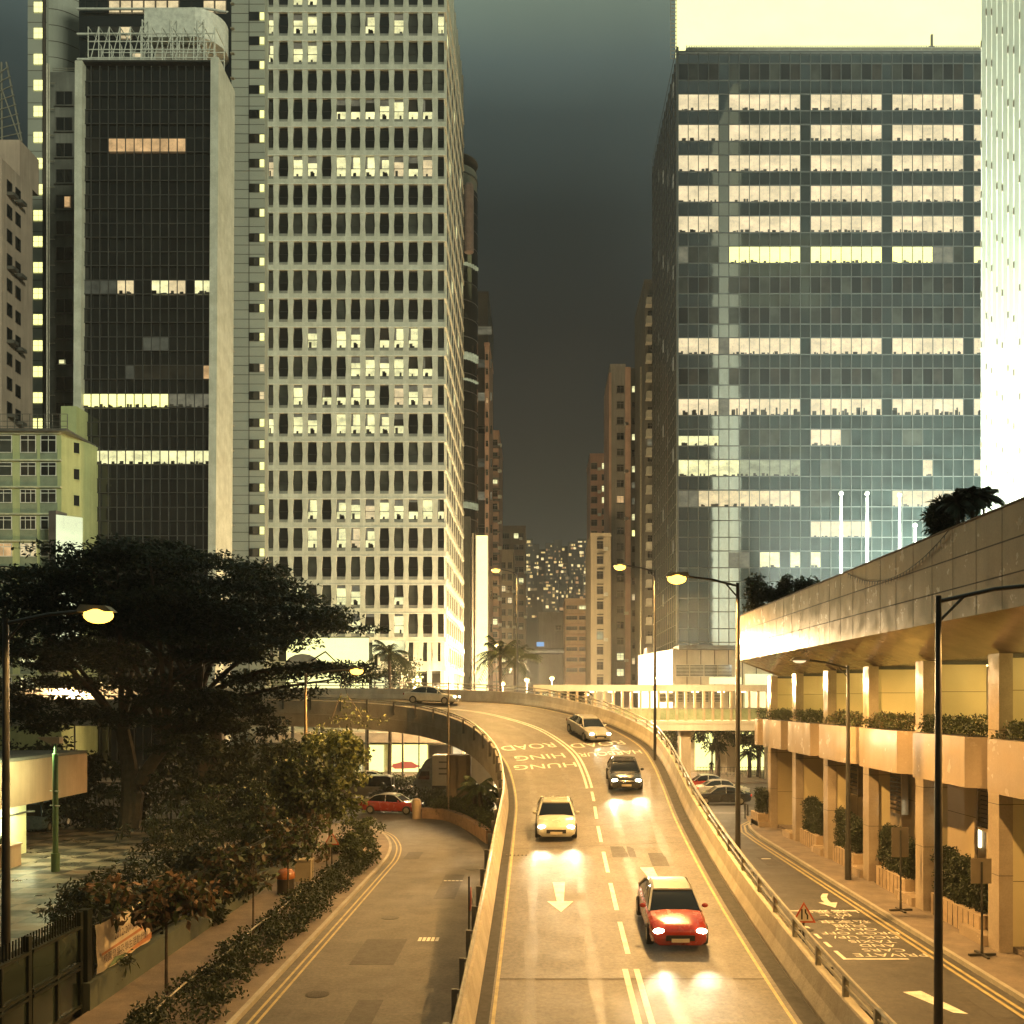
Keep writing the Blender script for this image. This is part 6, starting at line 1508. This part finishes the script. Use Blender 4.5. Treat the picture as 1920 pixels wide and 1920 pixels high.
bushy('sapling', 'sparse sapling with drooping brown leaves in the middle of the left verge', 'tree', PX(540, 38.5), 38.5, .13, 1.6, (-.1, 0, 2.7), 30, (1.6, 1.1, 1.0), [L_brn, L_mid, L_dark], .24, 34, 24, tr=.045, cl=.5)
bushy('sapling', 'slender sapling with brown and green leaves above the left pavement fence', 'tree', PX(475, 33.2), 33.2, .13, 1.9, (-.7, 0, 2.3), 26, (1.35, .9, .75), [L_brn, L_mid, L_dark], .22, 34, 25, tr=.04, cl=.42)
L_or = leafmat('leaf_orange', (.16, .085, .045), (.20, .12, .06))
bushy('autumn_tree', 'nearest small tree with large curled orange-brown leaves hanging over the banner', 'tree', PX(312, 26.6), 26.6, .13, 2.0, (-.35, .2, 2.75), 34, (1.85, 1.1, .5), [L_brn, L_mid, L_dark, L_or], .26, 26, 26, tr=.05, cl=.48, aspect=1.9, droop=.45)
for k, (px_, D, h_, w_, m_, lab) in enumerate(((150, 33, 1.7, 1.6, L_bam, 'feathery bamboo clump nearest the courtyard lamp, lit yellow at its top'), (235, 33, 2.3, 1.9, L_bam, 'dense bamboo clump behind the banner fence'), (300, 41, 3.0, 2.4, L_bam, 'tall bamboo clump in front of the big trunk'),
                                              (385, 46, 3.6, 2.6, L_bam, 'broad bamboo clump right of the big trunk'), (440, 50, 4.0, 2.6, L_mid, 'light brown feathery shrub mass behind the saplings'), (500, 52, 4.2, 2.2, L_bam, 'upright shrub clump behind the darker verge tree'), (330, 35, 1.8, 2.0, L_dark, 'low dark shrub clump between fence and bamboo'),
                                              (410, 39, 2.3, 1.9, L_dark, 'dark shrub clump behind the sparse sapling'), (120, 27, 1.3, 1.6, L_bam, 'low shrub clump showing through the fence glass'), (530, 58, 5.6, 2.4, L_dark, 'tall dark shrub against the flyover beam'), (95, 62, 5.5, 4.0, L_dark, 'dark bush mass above the courtyard canopy'), (200, 63, 4.0, 3.5, L_dark, 'dark bush mass left of the big trunk'), (400, 63, 5.0, 4.0, L_dark, 'dark bush mass right of the big trunk'), (480, 64, 6.5, 3.4, L_dark, 'dark bush mass under the right end of the spreading tree'))):
    x = PX(px_, D); x = min(x, -12.8) if D < 55 else x
    bushy('shrub', lab, 'shrub', x, D, .1, h_*.3, (0, 0, h_*.52), int(16 + w_*9), (w_, w_*.8, h_*.46), [m_, L_dark] if m_ is not L_dark else [m_], .22 if D < 55 else .34, 80, 40 + k, tr=.04, cl=.5 if D < 55 else .8, aspect=3.4 if m_ is L_bam else 2, group='shrubs in the park planting', droop=.3, twigs=False)
# hedge strip on the verge
g2 = random.Random(2); C = [(g2.uniform(-9.9, -8.25), y, g2.uniform(.2, .55)) for y in np.arange(17, 46.5, .13)]
ho = leaf_cloud('verge_hedge', [L_hedge, L_dark], C, [(.42, .35, .28)] * len(C), 85, .12, None, seed=51, aspect=1.8); tag(ho, 'long low dark hedge between the ramp road kerb and the left pavement', 'hedge')
for (px_, D, r_, h_, lab) in ((680, 55.5, 1.3, 1.1, 'round clipped bush at the corner of the ramp road kerb'), (672, 47.5, 1.1, .95, 'low bush beside the corner railing of the verge'), (650, 51.5, .9, .8, 'wispy shrub between the two corner bushes'), (700, 68, .0, 0, '')):
    if r_: x = PX(px_, D); x = min(x, -8.3 - r_ * .5); bushy('bush', lab, 'bush', x, D, .13, .2, (0, 0, h_*.6), 20, (r_, r_*.8, h_*.5), [L_hedge, L_mid], .14, 110, 60 + int(D), tr=.03, cl=.4, twigs=False)
C = []
for i in range(len(isl) - 1):
    for k in range(5): p = isl[i]; C.append((p.x + g2.uniform(.5, 1.6), p.y + g2.uniform(-.2, 1.0), g2.uniform(.6, 1.3)))
ho = leaf_cloud('island_hedge', [L_hedge, L_mid], C, [(.6, .6, .4)] * len(C), 110, .13, None, seed=52); tag(ho, 'clipped hedge behind the curved brick planter wall', 'hedge')
C = [(g2.uniform(PX(700, 86), PX(900, 86)), g2.uniform(84.6, 87.2), g2.uniform(.1, .9)) for k in range(120)]
C = [(c[0], c[1] + 3.2, c[2] + .2) for c in C]; ho = leaf_cloud('median_hedge', [L_dark, L_hedge], C, [(.7, .6, .4)] * 120, 90, .2, None, seed=53); tag(ho, 'dark hedge along the middle of the cross road behind the truck', 'hedge')
C = [(g2.uniform(-8.2, -3.2), g2.uniform(68.5, 72.8), g2.uniform(.2, 1.3)) for k in range(80)] + [(g2.uniform(-13, -7), g2.uniform(75.5, 78.5), g2.uniform(.1, .9)) for k in range(50)]
ho = leaf_cloud('island_shrubs', [L_dark], C, [(.8, .7, .45)] * 130, 90, .2, None, seed=54); tag(ho, 'mass of dark low shrubs on the traffic island in front of the truck', 'shrub')
# palms
def frond(b, base, az, el, L, wid, seedr, mi=0, leaves=18):
    d = Vector((math.cos(az), math.sin(az), 0)); pts = []
    for i in range(9): u = i / 8; pts.append(Vector(base) + d * (L * (u * math.cos(el) * .9 + .1 * u)) + Vector((0, 0, L * (math.sin(el) * u - .75 * u * u * (1 - el * .3)))))
    b.tube(pts, .035, 4, mi, r1=.008); s = d.cross(Vector((0, 0, 1)))
    for k in range(leaves):
        u = .12 + .86 * k / leaves; i = min(int(u * 8), 7); p = pts[i].lerp(pts[i+1], u * 8 - i); t_ = (pts[i+1] - pts[i]).normalized(); ll = wid * (1 - abs(u - .45) * 1.1)
        for sg_ in (-1, 1): e = p + s * sg_ * ll * .8 + t_ * ll * .45 - Vector((0, 0, ll * (.35 + .3 * seedr.random()))); b.add([tuple(p - t_*.05), tuple(p + t_*.07), tuple(e)], [(0, 1, 2)], mi)
def palm(label, x, y, z0, h, L, nf, seed, wid=.8, tr=.16, mat=None, group='palms'):
    rr = random.Random(seed); t = thing('palm_tree', label, 'palm tree', (x, y, z0), group)
    b = MB(); b.tube([(x, y, z0), (x + .1, y, z0 + h*.5), (x, y, z0 + h)], [tr*1.3, tr, tr*.9], 10); b.obj('trunk', bark, t, smooth=True)
    b = MB()
    for k in range(nf): frond(b, (x, y, z0 + h), k * 2.399 + rr.uniform(-.2, .2), rr.uniform(-.1, 1.25), L * rr.uniform(.8, 1.1), wid, rr)
    b.obj('crown', mat or L_dark, t); return t
palm('large drooping palm at the outside of the flyover bend before the round tower', PX(938, 92), 92, 0, PZ(1228, 92), 3.6, 26, 71, wid=1.1)
palm('second drooping palm overlapping the first on its right', PX(965, 96), 96, 0, PZ(1238, 96), 3.4, 22, 72, wid=1.0)
palm('small palm poking up behind the flyover parapet near the footbridge', PX(1078, 90), 90, 0, PZ(1300, 90), 2.0, 18, 73, wid=.6)
palm('palm in front of the white tower foot behind the flyover', PX(730, 92), 92, 0, PZ(1225, 92), 3.0, 22, 74, wid=.9)
palm('leftmost slim palm in front of the lit pavilion under the footbridge', PX(1345, 101), 101, 0, 3.4, 1.4, 14, 75, wid=.5, tr=.22)
palm('middle slim palm in front of the lit pavilion under the footbridge', PX(1404, 101), 101, 0, 2.8, 1.3, 14, 76, wid=.5, tr=.2)
palm('right slim palm in front of the lit pavilion under the footbridge', PX(1420, 102), 102, 0, 3.2, 1.3, 14, 77, wid=.5, tr=.14)
palm('arching shrub palm at the left tip of the traffic island', PX(722, 76), 76, .1, .8, 1.6, 18, 78, wid=.45)
palm('leafy palm beside the flyover pier, right', PX(895, 60), 62.0, .1, 2.6, 1.9, 18, 79, wid=.55, mat=L_mid)
palm('leafy palm beside the flyover pier, lower', PX(888, 64), 64.5, .1, 1.8, 1.7, 16, 80, wid=.5, mat=L_mid)
palm('left windblown palm on the podium roof', PX(1795, 45), 45, 13.3, 4.2, 1.25, 22, 81, wid=.45, tr=.10)
palm('middle windblown palm on the podium roof', PX(1822, 45), 45, 13.3, 4.5, 1.15, 22, 82, wid=.45, tr=.10)
palm('right windblown palm on the podium roof', PX(1843, 45.5), 45.5, 13.3, 4.6, 1.2, 22, 83, wid=.4, tr=.05)
bushy('roof_shrub', 'spiky dark shrub left of the palms on the podium roof', 'shrub', PX(1770, 46), 46, 13.2, 2.9, (0, 0, 3.7), 40, (.75, .5, .95), [L_dark], .36, 90, 84, cl=.36, aspect=5, twigs=False)
for k, (a, w, h, lab) in enumerate(((1418, 1.1, 2.3, 'leftmost conical shrub on the podium roof edge'), (1450, 1.2, 1.6, 'low shrub second from the left on the podium roof'), (1478, 1.0, 2.2, 'dark shrub in the middle of the roof planting'), (1512, 1.1, 2.1, 'round dark shrub at the right end of the roof planting'), (1495, 1.0, 1.5, 'low dark shrub filling the roof planting'))):
    bushy('roof_shrub', lab, 'shrub', PX(a, 57.5), 57.5, 13.2, .4, (0, 0, h*.55), 26, (w*.75, .6, h*.5), [L_dark], .2, 80, 85 + k, cl=.42, twigs=False, group='shrubs on the podium roof')
# hedges in the granite boxes and balcony planting
box_m = surf('planter_tiles', (.42, .31, .20), (.30, .22, .14), rough=.75, scale=2.5, fine=.15)
specs_h = [(61.9, 2.0, 'narrow clipped hedge box at the far podium corner'), (49.9 + 1.8, 3.2, 'clipped hedge box between far pillars, first one with three lobes'), (45.6, 3.2, 'clipped hedge box behind the pavement lamp'), (39.2, 3.4, 'clipped hedge box behind the farther temporary sign'), (32.6, 4.0, 'nearest clipped hedge box behind the nearer temporary sign')]
for k, (y, L_, lab) in enumerate(specs_h):
    x0h = 15.0 if k else 14.2; t = thing('hedge_planter', lab, 'hedge', (x0h + .4, y + L_/2, .13), 'hedge boxes along the right pavement')
    b = MB(); b.box(x0h, x0h + .9, y, y + L_, .131, .95)
    for j in range(int(L_ / .42)): b.box(x0h - .012, x0h, y + .4 + j*.42, y + .42 + j*.42, .15, .93, 1)
    b.obj('planter_box', [box_m, seam], t)
    C = []; gg = random.Random(90 + k); nl = 3 if L_ > 2.5 else 1
    for j in range(nl):
        yc = y + L_ * (j + .5) / nl; hh = (1.75 - .18 * (nl - 1 - j)) if k else 1.5
        for q in range(110): C.append((x0h + gg.uniform(.15, .75), yc + gg.uniform(-.46, .46) * L_ / nl, .95 + gg.random() * hh))
    leaf_cloud('hedge_leaves', [L_dark, L_hedge], C, [(.20, .24, .2)] * len(C), 60, .10, t, seed=91 + k)
for i, y in enumerate([18.8] + cols_y[:-1] + [61.4]):
    y0, y1 = y + 1.2, y + 5.9
    if i == 7: y1 = 63.3
    C = []; gg = random.Random(120 + i)
    for q in range(int((y1 - y0) * 16)): C.append((gg.uniform(14.55, 15.7), gg.uniform(y0, y1), 7.1 + gg.random() * .55))
    cl_ = ['at the near right edge', 'right of the near post', 'above the nearest louvre', 'over the lit middle bay', 'over the second louvre', 'over the third bay from the far end', 'over the second bay from the far end', 'at the far corner'][i]
    fo = leaf_cloud('balcony_flowers', [L_mid, L_hedge, L_dark, L_brn] if i in (3, 4) else [L_hedge, L_dark, L_mid], C, [(.26, .3, .16)] * len(C), 46, .10, None, seed=131 + i); tag(fo, 'flowering shrubs spilling from the granite balcony planter ' + cl_, 'plants', 'balcony planting on the podium')
# red flowers in the upper arcade
L_red = leafmat('petal_red', (.30, .05, .03), (.42, .10, .06))
for k, (x, y, lab) in enumerate(((19.4, 32.6, 'pot of red flowers in the upper arcade by the nearest polished column'), (18.9, 42.4, 'pot of red flowers in the upper arcade beside the lit orange panel'))):
    t = thing('flower_pot', lab, 'flower pot', (x, y, 6.55)); b = MB(); b.lathe([(.3, 6.55), (.42, 7.0)], x, y, 14); b.obj('pot', brown_glass, t)
    C = [(x + random.uniform(-.4, .4), y + random.uniform(-.3, .3), 7.3 + random.uniform(0, .5)) for _ in range(20)]; leaf_cloud('petals', [L_red, L_mid], C, [(.2, .2, .15)] * 20, 40, .10, t, seed=140 + k)
# street trees behind the flyover and under the footbridge
for k, (px_, D, z, r_, m_, lab) in enumerate(((690, 95, 9.5, 2.6, L_dark, 'dark street tree in front of the white billboard'), (755, 97, 10.4, 2.2, L_dark, 'small-leaved street tree before the white tower base'), (1010, 120, 5.5, 4.5, L_dark, 'dark tree mass filling the end of the street'), (1042, 125, 6.5, 4.0, L_dark, 'dark round tree right of the street end'),
                                             (1262, 100, 4.6, 2.0, L_mid, 'lit tree left of the footbridge pier'), (1335, 103, 4.9, 2.2, L_mid, 'lit tree behind the slim palms under the footbridge'), (1385, 104, 5.1, 2.0, L_mid, 'lit tree right of the footbridge lamp post'), (1425, 100, 4.8, 1.9, L_mid, 'lit tree against the podium corner'), (610, 95, 3.2, 2.6, L_dark, 'dark tree seen under the flyover left of the lit shop'))):
    bushy('street_tree', lab, 'tree', PX(px_, D), D, 0, z*.6, (0, 0, z), 26, (r_, r_*.7, r_*.75), [m_, L_dark], .30, 60, 150 + k, tr=.12, cl=.8, group='street trees beyond the flyover')
# a hanging branch in front of the flyover beam
t = thing('overhanging_branch', 'thin branch with blurred yellow-green leaves hanging in front of the flyover beam', 'branch', (PX(600, 55), 55, 6.5)); D = 55
b = MB(); b.tube([(PX(560, D), 58, PZ(1235, D)), (PX(610, D), D, PZ(1222, D)), (PX(640, D), D, PZ(1250, D)), (PX(650, D), D, PZ(1300, D)), (PX(680, D), D, PZ(1345, D))], .05, 6, r1=.015); b.tube([(PX(640, D), D, PZ(1300, D)), (PX(625, D), D, PZ(1340, D)), (PX(612, D), D, PZ(1380, D))], .03, 5, r1=.008); b.obj('twig', bark, t, smooth=True)
C = [(PX(p, D), D + random.uniform(-.4, .4), PZ(q, D)) for p, q in ((640, 1310), (655, 1325), (672, 1335), (690, 1345), (630, 1350), (645, 1345), (662, 1352), (600, 1362), (715, 1350), (680, 1360))]
leaf_cloud('leaves', [L_yel, L_mid], C, [(.5, .4, .25)] * len(C), 26, .2, t, seed=160, aspect=3)

# ------------------------------------------------------------ humid night air: lamps and the floodlights glow in it
hm_, hn, hl_, hb = new_mat('humid_air'); hn.remove(hb)
pv_ = hn.new('ShaderNodeVolumePrincipled'); pv_.inputs['Color'].default_value = (.92, .96, .94, 1); pv_.inputs['Density'].default_value = .0004; pv_.inputs['Anisotropy'].default_value = .2
hl_.new(pv_.outputs[0], hn['Material Output'].inputs['Volume'])
b = MB(); b.box(-1600, 1600, -220, 2300, -1, 150); hz = b.obj('haze', hm_); hz['kind'] = 'stuff'
